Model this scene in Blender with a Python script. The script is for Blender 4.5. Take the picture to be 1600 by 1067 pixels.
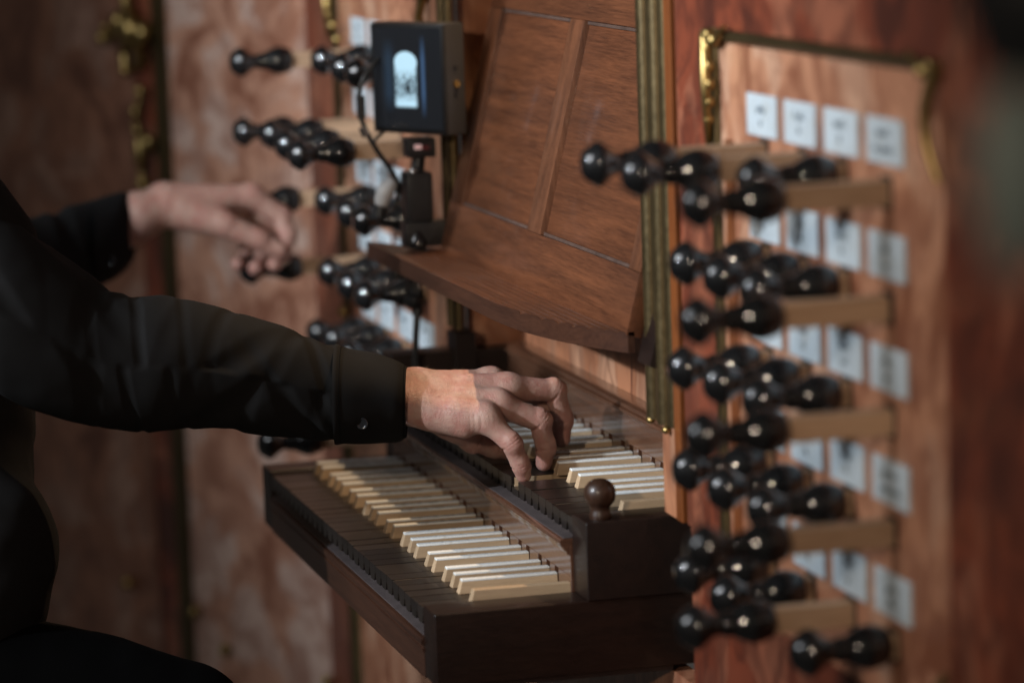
import bpy, bmesh, math, random
import numpy as np
from mathutils import Matrix, Vector, noise

random.seed(7); np.random.seed(7)
for o in list(bpy.data.objects): bpy.data.objects.remove(o)
SC = bpy.context.scene
COL = SC.collection

# ------------------------------------------------------------------ camera (solved from the photo)
F_PX = 5389.185
CAM = np.array([3498.32, -695.67, 635.20])          # millimetres; x along the keys, y into the organ, z up
YAW, PITCH, ROLL = 0.25597, 0.14432, -0.03359
def cam_axes():
    d = np.array([-math.cos(YAW)*math.cos(PITCH), math.sin(YAW)*math.cos(PITCH), -math.sin(PITCH)])
    r = np.cross(d, [0, 0, 1.]); r /= np.linalg.norm(r)
    u = np.cross(r, d); c, s = math.cos(ROLL), math.sin(ROLL)
    return c*r+s*u, -s*r+c*u, d
C_R, C_U, C_D = cam_axes()
cam_data = bpy.data.cameras.new('camera'); cam = bpy.data.objects.new('camera', cam_data); COL.objects.link(cam)
M = Matrix.Identity(4)
for i in range(3):
    M[i][0] = C_R[i]; M[i][1] = C_U[i]; M[i][2] = -C_D[i]; M[i][3] = CAM[i]/1000
cam.matrix_world = M
cam_data.sensor_fit = 'HORIZONTAL'; cam_data.sensor_width = 36.0
cam_data.lens = F_PX/1600*36.0
cam_data.clip_start = 0.05; cam_data.clip_end = 100
cam_data.dof.use_dof = True; cam_data.dof.focus_distance = 3.13; cam_data.dof.aperture_fstop = 3.2
SC.camera = cam

# ------------------------------------------------------------------ world, lamps, exposure
W = bpy.data.worlds.new('World'); SC.world = W; W.use_nodes = True
W.node_tree.nodes['Background'].inputs[0].default_value = (1.0, 0.93, 0.86, 1)
W.node_tree.nodes['Background'].inputs[1].default_value = 0.045
SC.view_settings.view_transform = 'Standard'; SC.view_settings.look = 'None'
SC.view_settings.exposure = 0.0; SC.view_settings.gamma = 1.0
def lamp(name, kind, loc, target, power, color, **kw):
    l = bpy.data.lights.new(name, kind); l.energy = power; l.color = color
    for k, v in kw.items(): setattr(l, k, v)
    o = bpy.data.objects.new(name, l); COL.objects.link(o); o.location = loc
    o.rotation_euler = (Vector(target)-Vector(loc)).to_track_quat('-Z', 'Y').to_euler()
    return o
# warm lamp above the console (its beam is cut by the music desk ledge)
lamp('console_lamp', 'SPOT', (0.30, 0.405, 1.30), (0.30, 0.06, 0.0), 62, (1.0, 0.70, 0.42), shadow_soft_size=0.010, spot_size=math.radians(41), spot_blend=0.5)
# daylight from the player's side of the gallery: a bright pane and the soft window round it
lamp('window_pane', 'SPOT', (1.35, -2.30, 1.24), (0.24, 0.14, 0.74), 450, (0.80, 0.90, 1.0), shadow_soft_size=0.035, spot_size=math.radians(52), spot_blend=1.0)
lamp('window_light', 'AREA', (1.0, -2.35, 1.75), (0.40, 0.15, 0.72), 11, (0.92, 0.955, 1.0), shape='DISK', size=1.3, spread=math.radians(60))
# warm fill added behind the camera, reaching in under the ledge
lamp('camera_fill', 'SPOT', (4.2, -2.1, 1.30), (0.70, 0.16, 0.74), 215, (1.0, 0.82, 0.64), shadow_soft_size=0.10, spot_size=math.radians(42), spot_blend=1.0)

# ------------------------------------------------------------------ helpers
def ray(u, v):
    return C_R*((u-800)/F_PX) + C_U*(-(v-533.5)/F_PX) + C_D
def at_x(u, v, x): w = ray(u, v); return CAM + w*((x-CAM[0])/w[0])
def at_y(u, v, y): w = ray(u, v); return CAM + w*((y-CAM[1])/w[1])
def px_mm(P): return F_PX/float(np.dot(np.array(P)-CAM, C_D))

def thing(name, label, cat, loc=(0, 0, 0), group=None):
    o = bpy.data.objects.new(name, None); COL.objects.link(o)
    o.empty_display_size = 0.05
    o.location = Vector(loc)/1000; o['label'] = label; o['category'] = cat
    if group: o['group'] = group
    return o
def link(name, me, mat, parent=None, label=None):
    o = bpy.data.objects.new(name, me); COL.objects.link(o)
    if mat is not None and not me.materials: me.materials.append(mat)
    if parent is not None:
        o.parent = parent
        w = Vector((0, 0, 0)); q = parent
        while q is not None: w += q.location; q = q.parent
        o.matrix_parent_inverse = Matrix.Translation(-w) if parent.parent is None else Matrix.Identity(4)
    if label: o['label'] = label
    return o

class MB:
    def __init__(s): s.v = []; s.f = []
    def add(s, vs, fs):
        n = len(s.v); s.v += [tuple(map(float, a)) for a in vs]; s.f += [tuple(i+n for i in f) for f in fs]; return s
    def box(s, x0, x1, y0, y1, z0, z1):
        return s.add([(x0,y0,z0),(x1,y0,z0),(x1,y1,z0),(x0,y1,z0),(x0,y0,z1),(x1,y0,z1),(x1,y1,z1),(x0,y1,z1)],
                     [(3,2,1,0),(4,5,6,7),(0,1,5,4),(1,2,6,5),(2,3,7,6),(3,0,4,7)])
    def hexa(s, P): return s.add(P, [(3,2,1,0),(4,5,6,7),(0,1,5,4),(1,2,6,5),(2,3,7,6),(3,0,4,7)])
    def prism(s, poly, a0, a1, axis='x', n=1):
        # poly: 2-D outline; axis x -> (y,z); y -> (x,z); z -> (x,y)
        k = len(poly); vs = []
        for i in range(n+1):
            t = a0+(a1-a0)*i/n
            for (p, q) in poly:
                vs.append((t,p,q) if axis == 'x' else ((p,t,q) if axis == 'y' else (p,q,t)))
        fs = [tuple(range(k))[::-1], tuple(range(n*k, n*k+k))]
        for i in range(n):
            for j in range(k):
                fs.append((i*k+j, i*k+(j+1) % k, (i+1)*k+(j+1) % k, (i+1)*k+j))
        return s.add(vs, fs)
    def lathe(s, prof, c=(0,0,0), axis='z', seg=28):
        # prof: list of (t, r) along the axis
        vs = []; fs = []; k = len(prof)
        for (t, r) in prof:
            for j in range(seg):
                a = 2*math.pi*j/seg; p, q = r*math.cos(a), r*math.sin(a)
                vs.append({'z': (c[0]+p,c[1]+q,c[2]+t), 'y': (c[0]+p,c[1]+t,c[2]+q), 'x': (c[0]+t,c[1]+p,c[2]+q)}[axis])
        for i in range(k-1):
            for j in range(seg):
                fs.append((i*seg+j, i*seg+(j+1) % seg, (i+1)*seg+(j+1) % seg, (i+1)*seg+j))
        fs.append(tuple(range(seg))[::-1]); fs.append(tuple(range((k-1)*seg, k*seg)))
        return s.add(vs, fs)
    def tube(s, pts, r, seg=10):
        pts = [np.array(q, float) for q in pts]; k = len(pts); vs = []; fs = []
        rr = r if isinstance(r, (list, tuple, np.ndarray)) else [r]*k
        ref = np.array([0.3, 0.2, 1.0])
        for i in range(k):
            t = pts[min(i+1, k-1)]-pts[max(i-1, 0)]; t /= (np.linalg.norm(t)+1e-9)
            a = np.cross(t, ref); a /= (np.linalg.norm(a)+1e-9); b = np.cross(t, a)
            for j in range(seg):
                w = 2*math.pi*j/seg; vs.append(pts[i]+rr[i]*(a*math.cos(w)+b*math.sin(w)))
        for i in range(k-1):
            for j in range(seg):
                fs.append((i*seg+j, i*seg+(j+1) % seg, (i+1)*seg+(j+1) % seg, (i+1)*seg+j))
        fs.append(tuple(range(seg))[::-1]); fs.append(tuple(range((k-1)*seg, k*seg)))
        return s.add(vs, fs)
    def ball(s, c, r, seg=14, rings=9):
        rx, ry, rz = r if isinstance(r, (tuple, list)) else (r, r, r)
        vs = []; fs = []
        for i in range(rings+1):
            ph = math.pi*(i+0.02)/(rings+0.04)-math.pi/2
            for j in range(seg):
                a = 2*math.pi*j/seg
                vs.append((c[0]+rx*math.cos(ph)*math.cos(a), c[1]+ry*math.cos(ph)*math.sin(a), c[2]+rz*math.sin(ph)))
        for i in range(rings):
            for j in range(seg):
                fs.append((i*seg+j, i*seg+(j+1) % seg, (i+1)*seg+(j+1) % seg, (i+1)*seg+j))
        fs.append(tuple(range(seg))[::-1]); fs.append(tuple(range(rings*seg, rings*seg+seg)))
        return s.add(vs, fs)
    def mesh(s, name, bevel=0, segs=2, smooth=False, ang=35, fix=True):
        me = bpy.data.meshes.new(name)
        me.from_pydata([(a*0.001, b*0.001, c*0.001) for a, b, c in s.v], [], s.f)
        bm = bmesh.new(); bm.from_mesh(me)
        if fix: bmesh.ops.recalc_face_normals(bm, faces=bm.faces)
        if bevel:
            ed = [e for e in bm.edges if len(e.link_faces) == 2 and e.calc_face_angle(0) > 0.5]
            bmesh.ops.bevel(bm, geom=ed, offset=bevel*0.001, segments=segs, affect='EDGES', profile=0.6, clamp_overlap=True)
        bm.to_mesh(me); bm.free()
        if smooth:
            me.polygons.foreach_set('use_smooth', [True]*len(me.polygons))
            me.set_sharp_from_angle(angle=math.radians(ang))
        return me

# ------------------------------------------------------------------ materials
def srgb(r, g, b):
    f = lambda c: c/12.92 if c <= 0.04045 else ((c+0.055)/1.055)**2.4
    return (f(r/255), f(g/255), f(b/255), 1)
class NT:
    def __init__(s, name):
        s.m = bpy.data.materials.new(name); s.m.use_nodes = True
        s.t = s.m.node_tree; s.n = s.t.nodes; s.b = s.n['Principled BSDF']
        s.co = s.n.new('ShaderNodeTexCoord').outputs['Object']
    def node(s, k, **kw):
        x = s.n.new(k)
        for a, v in kw.items():
            if a.startswith('i_'): x.inputs[a[2:].replace('_', ' ')].default_value = v
            else: setattr(x, a, v)
        return x
    def L(s, a, b): s.t.links.new(a, b)
    def map(s, scale=(1,1,1), rot=(0,0,0), src=None, loc=(0,0,0)):
        x = s.node('ShaderNodeMapping'); x.inputs['Scale'].default_value = scale; x.inputs['Rotation'].default_value = rot; x.inputs['Location'].default_value = loc
        s.L(src or s.co, x.inputs['Vector']); return x.outputs[0]
    def noise(s, vec, scale, detail=6, rough=0.55, dist=0.0):
        x = s.node('ShaderNodeTexNoise'); x.inputs['Scale'].default_value = scale; x.inputs['Detail'].default_value = detail
        x.inputs['Roughness'].default_value = rough; x.inputs['Distortion'].default_value = dist
        s.L(vec, x.inputs['Vector']); return x.outputs['Fac']
    def ramp(s, fac, stops):
        x = s.node('ShaderNodeValToRGB'); e = x.color_ramp.elements
        while len(e) < len(stops): e.new(0.5)
        for i, (p, c) in enumerate(stops):
            e[i].position = p; e[i].color = c if len(c) == 4 else (*c, 1)
        s.L(fac, x.inputs[0]); return x.outputs[0]
    def math(s, op, a, b=None, clamp=False):
        x = s.node('ShaderNodeMath', operation=op, use_clamp=clamp)
        for i, w in enumerate((a, b)):
            if w is None: continue
            if isinstance(w, (int, float)): x.inputs[i].default_value = w
            else: s.L(w, x.inputs[i])
        return x.outputs[0]
    def mix(s, fac, a, b, kind='MIX'):
        x = s.node('ShaderNodeMix', data_type='RGBA', blend_type=kind)
        for w, k in ((fac, 0), (a, 6), (b, 7)):
            if isinstance(w, (int, float)): x.inputs[k].default_value = w
            elif isinstance(w, tuple): x.inputs[k].default_value = w
            else: s.L(w, x.inputs[k])
        return x.outputs[2]
    def bump(s, h, strength=0.2, dist=0.001):
        x = s.node('ShaderNodeBump'); x.inputs['Strength'].default_value = strength; x.inputs['Distance'].default_value = dist
        s.L(h, x.inputs['Height']); s.L(x.outputs[0], s.b.inputs['Normal'])
    def out(s, color=None, rough=None, metal=0.0, spec=0.5, coat=0.0, coat_r=0.1):
        for key, w in (('Base Color', color), ('Roughness', rough)):
            if w is None: continue
            if isinstance(w, (int, float)) or isinstance(w, tuple): s.b.inputs[key].default_value = w
            else: s.L(w, s.b.inputs[key])
        s.b.inputs['Metallic'].default_value = metal; s.b.inputs['Specular IOR Level'].default_value = spec
        s.b.inputs['Coat Weight'].default_value = coat; s.b.inputs['Coat Roughness'].default_value = coat_r
        return s.m

def wood(name, dark, light, grain=(6, 60, 60), rot=(0,0,0), rough=0.4, coat=0.0, bump=0.15, scale=5.0, spec=0.4, per_obj=False):
    t = NT(name)
    src = t.co
    if per_obj:
        oi = t.node('ShaderNodeObjectInfo'); a = t.node('ShaderNodeVectorMath', operation='ADD')
        t.L(t.co, a.inputs[0])
        sc = t.node('ShaderNodeVectorMath', operation='SCALE'); cb = t.node('ShaderNodeCombineXYZ')
        for k in range(3): t.L(oi.outputs['Random'], cb.inputs[k])
        t.L(cb.outputs[0], sc.inputs[0]); sc.inputs['Scale'].default_value = 7.0
        t.L(sc.outputs[0], a.inputs[1]); src = a.outputs[0]
    v = t.map(grain, rot, src)
    n1 = t.noise(v, scale*0.35, 5, 0.6, 0.35); n2 = t.noise(v, scale*2.6, 8, 0.7, 0.1)
    big = t.noise(src, 9.0, 3, 0.5)
    f = t.math('ADD', t.math('MULTIPLY', n1, 0.55), t.math('MULTIPLY', n2, 0.52))
    mid = tuple((a+b)/2 for a, b in zip(dark, light))
    c = t.ramp(f, [(0.33, dark), (0.54, mid), (0.75, light)])
    c = t.mix(t.math('MULTIPLY', big, 0.35), c, dark)
    if per_obj:
        hv = t.node('ShaderNodeHueSaturation'); t.L(c, hv.inputs['Color'])
        t.L(t.math('ADD', t.math('MULTIPLY', oi.outputs['Random'], 0.3), 0.85), hv.inputs['Value']); c = hv.outputs[0]
    r = t.math('ADD', t.math('MULTIPLY', n2, 0.22), rough-0.1)
    t.bump(n2, bump, 0.0006)
    return t.out(c, r, 0, spec, coat, 0.10)

def marble(name, base, vein, pale, scale=7.0, stretch=(1,1,0.45), rough=0.38, seed=(0,0,0), warp=0.10, vamt=0.8):
    # painted marbling: soft clouds of pale and red-brown, curling veins and a few ringed eyes
    t = NT(name)
    v = t.map(stretch, (0,0,0), None, seed)
    w = t.node('ShaderNodeTexNoise'); w.inputs['Scale'].default_value = scale*0.7; w.inputs['Detail'].default_value = 3; t.L(v, w.inputs['Vector'])
    ad = t.node('ShaderNodeVectorMath', operation='MULTIPLY_ADD'); t.L(w.outputs['Color'], ad.inputs[0]); ad.inputs[1].default_value = (warp,)*3; t.L(v, ad.inputs[2])
    cl = t.noise(ad.outputs[0], scale, 4, 0.5, 0.3)
    c = t.ramp(cl, [(0.37, vein), (0.44, base), (0.52, base), (0.58, pale)])
    for sc, wd, am in ((0.9, 0.085, vamt), (2.2, 0.05, vamt*0.7)):
        vn = t.noise(ad.outputs[0], scale*sc, 3, 0.5, 0.8)
        vm = t.ramp(t.math('ABSOLUTE', t.math('SUBTRACT', vn, 0.5)), [(0.0, (1,1,1)), (wd*0.35, (0.7,)*3), (wd, (0,0,0))])
        c = t.mix(t.math('MULTIPLY', vm, am*0.8), c, vein)
    vo = t.node('ShaderNodeTexVoronoi'); vo.inputs['Scale'].default_value = scale*0.62; t.L(ad.outputs[0], vo.inputs['Vector'])
    ring = t.math('SINE', t.math('MULTIPLY', vo.outputs['Distance'], 26.0))
    near = t.ramp(vo.outputs['Distance'], [(0.10, (1,1,1)), (0.34, (0,0,0))])
    c = t.mix(t.math('MULTIPLY', t.math('MULTIPLY', near, t.math('MAXIMUM', ring, 0.0)), 0.45), c, vein)
    fine = t.noise(v, scale*14, 4, 0.6)
    c = t.mix(t.math('MULTIPLY', fine, 0.14), c, pale)
    t.bump(t.noise(v, scale*10, 4, 0.6), 0.08, 0.0006)
    return t.out(c, t.math('ADD', t.math('MULTIPLY', cl, 0.18), rough-0.08), 0, 0.45, 0.15, 0.25)

def plain(name, col, rough, metal=0.0, spec=0.5, coat=0.0, var=0.25, nscale=60.0, bump=0.08, each=0.0, grime=None):
    t = NT(name); n = t.noise(t.co, nscale, 5, 0.6); n2 = t.noise(t.co, nscale*0.12, 3, 0.5)
    dk = tuple(c*(1-var) for c in col[:3])+(1,); lt = tuple(min(1, c*(1+var*0.5)) for c in col[:3])+(1,)
    c = t.ramp(t.math('ADD', t.math('MULTIPLY', n, 0.5), t.math('MULTIPLY', n2, 0.5)), [(0.3, dk), (0.7, lt)])
    if grime:
        g = t.noise(t.map((18, 18, 18)), 5.0, 5, 0.7); c = t.mix(t.ramp(g, [(0.52, (0,0,0)), (0.72, (0.75,)*3)]), c, grime)
    if each:
        oi = t.node('ShaderNodeObjectInfo'); hv = t.node('ShaderNodeHueSaturation'); t.L(c, hv.inputs['Color'])
        t.L(t.math('ADD', t.math('MULTIPLY', oi.outputs['Random'], each), 1-each*0.6), hv.inputs['Value']); c = hv.outputs[0]
    if bump: t.bump(n, bump, 0.0004)
    return t.out(c, t.math('ADD', t.math('MULTIPLY', n, 0.2), max(0.02, rough-0.1)), metal, spec, coat, 0.08)

MT = {}
MT['walnut'] = wood('walnut', (0.028,0.0090,0.0040,1), (0.165,0.055,0.021,1), (1.6, 34, 34), rough=0.40, coat=0.2, scale=7)
MT['walnut_v'] = wood('walnut_upright', (0.034,0.012,0.006,1), (0.170,0.064,0.028,1), (40, 34, 1.6), rough=0.40, coat=0.10, scale=7)
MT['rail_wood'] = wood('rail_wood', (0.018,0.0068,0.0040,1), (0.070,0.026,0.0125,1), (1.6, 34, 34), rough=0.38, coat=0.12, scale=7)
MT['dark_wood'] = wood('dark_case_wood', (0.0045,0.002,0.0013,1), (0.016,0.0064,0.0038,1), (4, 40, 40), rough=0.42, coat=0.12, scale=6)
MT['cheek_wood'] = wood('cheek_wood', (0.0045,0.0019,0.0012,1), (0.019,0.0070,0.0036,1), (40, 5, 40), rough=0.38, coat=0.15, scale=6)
MT['board_wood'] = wood('board_wood', (0.040,0.017,0.010,1), (0.150,0.066,0.036,1), (2, 40, 50), rough=0.24, coat=0.7, scale=6)
MT['knob_wood'] = wood('turned_wood', (0.012,0.005,0.0025,1), (0.055,0.022,0.010,1), (40, 40, 8), rough=0.42, coat=0.2, scale=3)
MT['rod_wood'] = wood('rod_wood', (0.25,0.15,0.085,1), (0.54,0.37,0.24,1), (40, 3, 40), rough=0.6, scale=5, per_obj=True)
MT['key_wood'] = wood('key_wood', (0.33,0.225,0.135,1), (0.52,0.375,0.235,1), (60, 5, 60), rough=0.5, scale=4, bump=0.08, per_obj=True)
MT['bone'] = plain('bone', (0.74,0.745,0.72,1), 0.28, spec=0.5, coat=0.25, var=0.07, nscale=90, bump=0.03, each=0.18, grime=(0.50,0.43,0.32,1))
MT['felt'] = plain('dusty_felt', (0.060,0.048,0.047,1), 0.95, spec=0.1, var=0.35, nscale=420, bump=0.5)
def lacquer():
    t = NT('black_lacquer'); n = t.noise(t.co, 160, 3, 0.5)
    oi = t.node('ShaderNodeObjectInfo')
    m = t.out((0.0028,0.0028,0.0032,1), 0.55, 0, 0.12, 1.0, 0.03)
    t.L(t.math('ADD', t.math('MULTIPLY', n, 0.03), t.math('MULTIPLY', oi.outputs['Random'], 0.03)), t.b.inputs['Coat Roughness'])
    t.b.inputs['Coat IOR'].default_value = 1.55
    return m
MT['knob_black'] = lacquer()
MT['gilt'] = plain('aged_gilt', (0.36,0.25,0.095,1), 0.36, metal=1.0, var=0.45, nscale=120, bump=0.25)
MT['gilt_dull'] = plain('aged_bronze_strip', (0.098,0.068,0.030,1), 0.40, metal=0.8, var=0.4, nscale=150, bump=0.25)
MT['orange_wood'] = wood('orange_strip', (0.085,0.022,0.006,1), (0.22,0.066,0.015,1), (40, 40, 4), rough=0.4, scale=5)
MT['red'] = marble('dark_red_marbling', (0.165,0.036,0.016,1), (0.045,0.010,0.006,1), (0.24,0.080,0.042,1), 9, (1.1,1,0.75), seed=(3,1,2), warp=0.18)
MT['pink'] = marble('salmon_marbling', (0.42,0.195,0.110,1), (0.175,0.054,0.025,1), (0.47,0.27,0.175,1), 10.5, (1.1,1,0.75), seed=(0.4,2.2,1.1), warp=0.18, vamt=0.85)
MT['pink_far'] = marble('pale_pink_marbling', (0.43,0.212,0.133,1), (0.195,0.064,0.031,1), (0.495,0.335,0.265,1), 10.5, (1,1,0.95), seed=(5.1,0,3), vamt=0.8, warp=0.17)
MT['brown_far'] = marble('brown_marbling', (0.20,0.088,0.052,1), (0.085,0.028,0.014,1), (0.25,0.150,0.112,1), 9, (1,1,0.95), seed=(1.7,4,0), vamt=0.7, warp=0.17)
MT['pink_niche'] = marble('niche_marbling', (0.39,0.160,0.080,1), (0.12,0.036,0.017,1), (0.45,0.235,0.14,1), 12, (1.4,1,0.5), seed=(2,2,5), vamt=0.7)
MT['lamplit_niche'] = marble('lamplit_niche_marbling', (0.36,0.105,0.026,1), (0.12,0.032,0.010,1), (0.44,0.17,0.055,1), 10, (1,1,0.8), seed=(8,2,1))  # same niche wall higher up, warm lamplight painted in as orange
MT['plate'] = plain('white_card', (0.47,0.535,0.575,1), 0.55, var=0.06, nscale=50, bump=0.02, each=0.16, grime=(0.36,0.36,0.32,1))
MT['ink'] = plain('ink', (0.12,0.15,0.18,1), 0.7, var=0.2)
MT['plastic'] = plain('dark_grey_plastic', (0.030,0.028,0.027,1), 0.45, var=0.15, nscale=300, bump=0.08)
MT['black_plastic'] = plain('black_plastic', (0.009,0.009,0.0095,1), 0.40, var=0.3, nscale=200, bump=0.05)
MT['steel'] = plain('steel', (0.55,0.55,0.55,1), 0.25, metal=1.0, var=0.2)
MT['grey_plastic'] = plain('pale_grey_plastic', (0.50,0.51,0.52,1), 0.4, var=0.15)
MT['brass'] = plain('brass_socket', (0.75,0.42,0.12,1), 0.25, metal=1.0, var=0.2)

def ebony():
    # dark stained naturals with three scored lines across each key
    t = NT('dark_natural'); n = t.noise(t.map((70, 6, 70)), 6, 7, 0.65)
    oi = t.node('ShaderNodeObjectInfo')
    c = t.ramp(n, [(0.3, (0.0055,0.0040,0.0033,1)), (0.75, (0.018,0.0125,0.0098,1))])
    hv = t.node('ShaderNodeHueSaturation'); t.L(c, hv.inputs['Color']); t.L(t.math('ADD', t.math('MULTIPLY', oi.outputs['Random'], 0.7), 0.65), hv.inputs['Value'])
    t.bump(n, 0.1, 0.0004)
    return t.out(hv.outputs[0], t.math('ADD', t.math('MULTIPLY', n, 0.25), 0.22), 0, 0.5, 0.15, 0.2)
MT['ebony'] = ebony()

def skin_mat(name, base, red):
    t = NT(name)
    n1 = t.noise(t.co, 55, 4, 0.6); n2 = t.noise(t.co, 420, 4, 0.65)
    vo = t.node('ShaderNodeTexVoronoi', feature='DISTANCE_TO_EDGE'); vo.inputs['Scale'].default_value = 620
    w = t.node('ShaderNodeVectorMath', operation='MULTIPLY_ADD'); nz = t.node('ShaderNodeTexNoise'); nz.inputs['Scale'].default_value = 300
    t.L(t.co, nz.inputs['Vector']); t.L(nz.outputs['Color'], w.inputs[0]); w.inputs[1].default_value = (0.0022,)*3; t.L(t.co, w.inputs[2]); t.L(w.outputs[0], vo.inputs['Vector'])
    at = t.node('ShaderNodeAttribute', attribute_name='redness')
    c = t.mix(t.ramp(n1, [(0.38, (0,0,0)), (0.62, (0.8,)*3)]), base, red)
    n3 = t.noise(t.co, 150, 3, 0.6); c = t.mix(t.ramp(n3, [(0.45, (0,0,0)), (0.7, (0.4,)*3)]), c, (0.43,0.29,0.225,1))
    c = t.mix(at.outputs['Fac'], c, red)
    c = t.mix(t.math('MULTIPLY', n2, 0.28), c, tuple(x*0.55 for x in base[:3])+(1,))
    h = t.math('ADD', t.math('MULTIPLY', vo.outputs['Distance'], 0.9), t.math('MULTIPLY', n2, 0.6))
    t.bump(t.math('ADD', h, t.math('MULTIPLY', n3, 0.8)), 0.6, 0.0010)
    t.b.inputs['Subsurface Weight'].default_value = 0.16; t.b.inputs['Subsurface Radius'].default_value = (1.0, 0.35, 0.2); t.b.inputs['Subsurface Scale'].default_value = 0.004
    return t.out(c, 0.50, 0, 0.4)
MT['skin'] = skin_mat('skin', (0.37,0.22,0.172,1), (0.33,0.14,0.110,1))
MT['nail'] = plain('nail', (0.50,0.30,0.24,1), 0.25, spec=0.5, var=0.08, nscale=200, bump=0.02)
def cloth(name, col, s=1400):
    t = NT(name)
    wv = t.node('ShaderNodeTexWave', bands_direction='DIAGONAL'); wv.inputs['Scale'].default_value = s*0.6; wv.inputs['Distortion'].default_value = 1.5; t.L(t.co, wv.inputs['Vector'])
    n = t.noise(t.co, 700, 4, 0.7); n2 = t.noise(t.co, 14, 4, 0.5)
    c = t.mix(t.math('MULTIPLY', n, 0.6), col, tuple(x*0.45 for x in col[:3])+(1,))
    c = t.mix(t.math('MULTIPLY', n2, 0.4), c, tuple(x*1.5 for x in col[:3])+(1,))
    t.bump(t.math('ADD', t.math('MULTIPLY', n, 0.7), t.math('MULTIPLY', wv.outputs['Fac'], 0.4)), 0.22, 0.0004)
    t.b.inputs['Sheen Weight'].default_value = 0.0; t.b.inputs['Sheen Roughness'].default_value = 0.5
    return t.out(c, 0.85, 0, 0.14 if s > 1000 else 0.05)
MT['shirt'] = cloth('black_shirt', (0.0060,0.0056,0.0055,1))
MT['trouser'] = cloth('black_trousers', (0.0009,0.0009,0.001,1), 900)
MT['button'] = plain('black_button', (0.01,0.01,0.011,1), 0.12, spec=0.6, coat=0.6, var=0.2)
MT['hair'] = plain('brown_hair', (0.10,0.055,0.028,1), 0.5, var=0.3, nscale=300)

# ================================================================== the organ case
case = thing('organ_case', 'marbled pink and red organ case front with gilded strips around the keyboards', 'organ case', (350, 200, -700))
def slab(name, x0, x1, y0, z0, z1, mat, th=18, bev=0.8):
    return link(name, MB().box(x0, x1, y0, y0+th, z0, z1).mesh(name, bev), MT[mat], case)
ZB, ZT = -700, 600
# right of the niche
slab('panel', 764.6, 783, 158, 63, ZT, 'orange_wood', 20)
slab('panel', 783.5, 789, 164, 63, ZT, 'dark_wood', 12)
slab('panel', 789.5, 884, 160, 63, ZT, 'red')
slab('panel', 797, 884, 160, ZB, 62.4, 'red')
slab('panel', 884.6, 1376, 162, 20, 477, 'pink')
slab('panel', 884.6, 1376, 160, 478, ZT, 'red')
slab('panel', 884.6, 1376, 160, ZB, 19, 'red')
slab('panel', 1376.6, 1760, 158, ZB, ZT, 'red', 22)
# left of the niche
slab('panel', -66, -31, 160, ZB, ZT, 'pink', 18)
slab('panel', -575, -67, 162, -80, 477, 'pink')
slab('panel', -575, -67, 160, 478, ZT, 'red')
slab('panel', -575, -67, 160, ZB, -81, 'pink')
slab('panel', -735, -576, 159, ZB, ZT, 'red')
# below the keyboards and inside the niche
slab('panel', -30, 796, 165, ZB, -78, 'pink')
slab('niche_back', -30, 796, 236, -76, 330, 'pink_niche', 14)
slab('niche_back', -30, 796, 236, 330.5, 545, 'lamplit_niche', 14)
link('niche_side', MB().box(-34, -28, 180, 236, -76, 545).mesh('niche_side'), MT['pink_niche'], case)
link('niche_side', MB().box(758, 763, 182, 236, 64, 545).mesh('niche_side'), MT['orange_wood'], case)

# fluted bronze strips beside the niche
def ribs(x0, x1, y0, dep, n):
    pts = [(x0, y0)]
    for i in range(n):
        for k in range(7):
            a = math.pi*(k+0.5)/7
            pts.append((x0+(x1-x0)*(i+(1-math.cos(a))/2)/n, y0-dep*(0.35+0.65*math.sin(a))*(1.0 if i % 2 == 0 else 0.6)))
    pts.append((x1, y0)); return pts
def strip(x0, x1, y0, dep, z0, z1, n=3, mat='gilt_dull', widen=0):
    mb = MB().prism(ribs(x0, x1, y0, dep, n), z0, z1, 'z')
    if widen:
        mb.v = [((x-(widen*(z-z0)/(z1-z0))*((x1-x)/(x1-x0)), y, z)) for x, y, z in mb.v]
    return link('fluted_strip', mb.mesh('fluted_strip', 0, smooth=True, ang=50), MT[mat], case)
strip(699, 764, 162, 10, 141, ZT, 4)
strip(-27, 14, 163, 8, 128, ZT, 3)
slab('strip_foot', 728, 764, 159, 63, 140, 'pink_niche', 22)
slab('strip_foot', -29, 10, 156, -70, 124, 'dark_wood', 22)
for (x, z) in ((708, 140), (752, 138)):
    link('finial', MB().ball((x, 155, z), (5, 4, 3.5)).mesh('finial', smooth=True), MT['gilt'], case)
# frames of the two stop panels
def frame_bar(x0, x1, z0, z1, horiz, mat='gilt_dull', y=161, d=5):
    if horiz:
        pr = [(y, z0), (y-d*0.5, z0+1), (y-d, z0+(z1-z0)*0.35), (y-d*0.6, z0+(z1-z0)*0.6), (y-d*0.8, z0+(z1-z0)*0.85), (y, z1)]
        mb = MB().prism(pr, x0, x1, 'x')
    else:
        pr = [(x0, y), (x0+1, y-d*0.5), (x0+(x1-x0)*0.35, y-d), (x0+(x1-x0)*0.6, y-d*0.6), (x0+(x1-x0)*0.85, y-d*0.8), (x1, y)]
        mb = MB().prism(pr, z0, z1, 'z')
    return link('frame_moulding', mb.mesh('frame_moulding', 0, smooth=True, ang=60), MT[mat], case)
frame_bar(900, 1376, 472, 483, True)
frame_bar(884, 899, 24, 483, False)
frame_bar(916, 930, 24, 396, False, 'orange_wood', 162, 5)
frame_bar(-577, -545, -80, 470, False)
frame_bar(-560, -80, 468, 482, True)
frame_bar(-582, -550, ZB, -84, False, 'gilt_dull', 160, 10)
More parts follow.
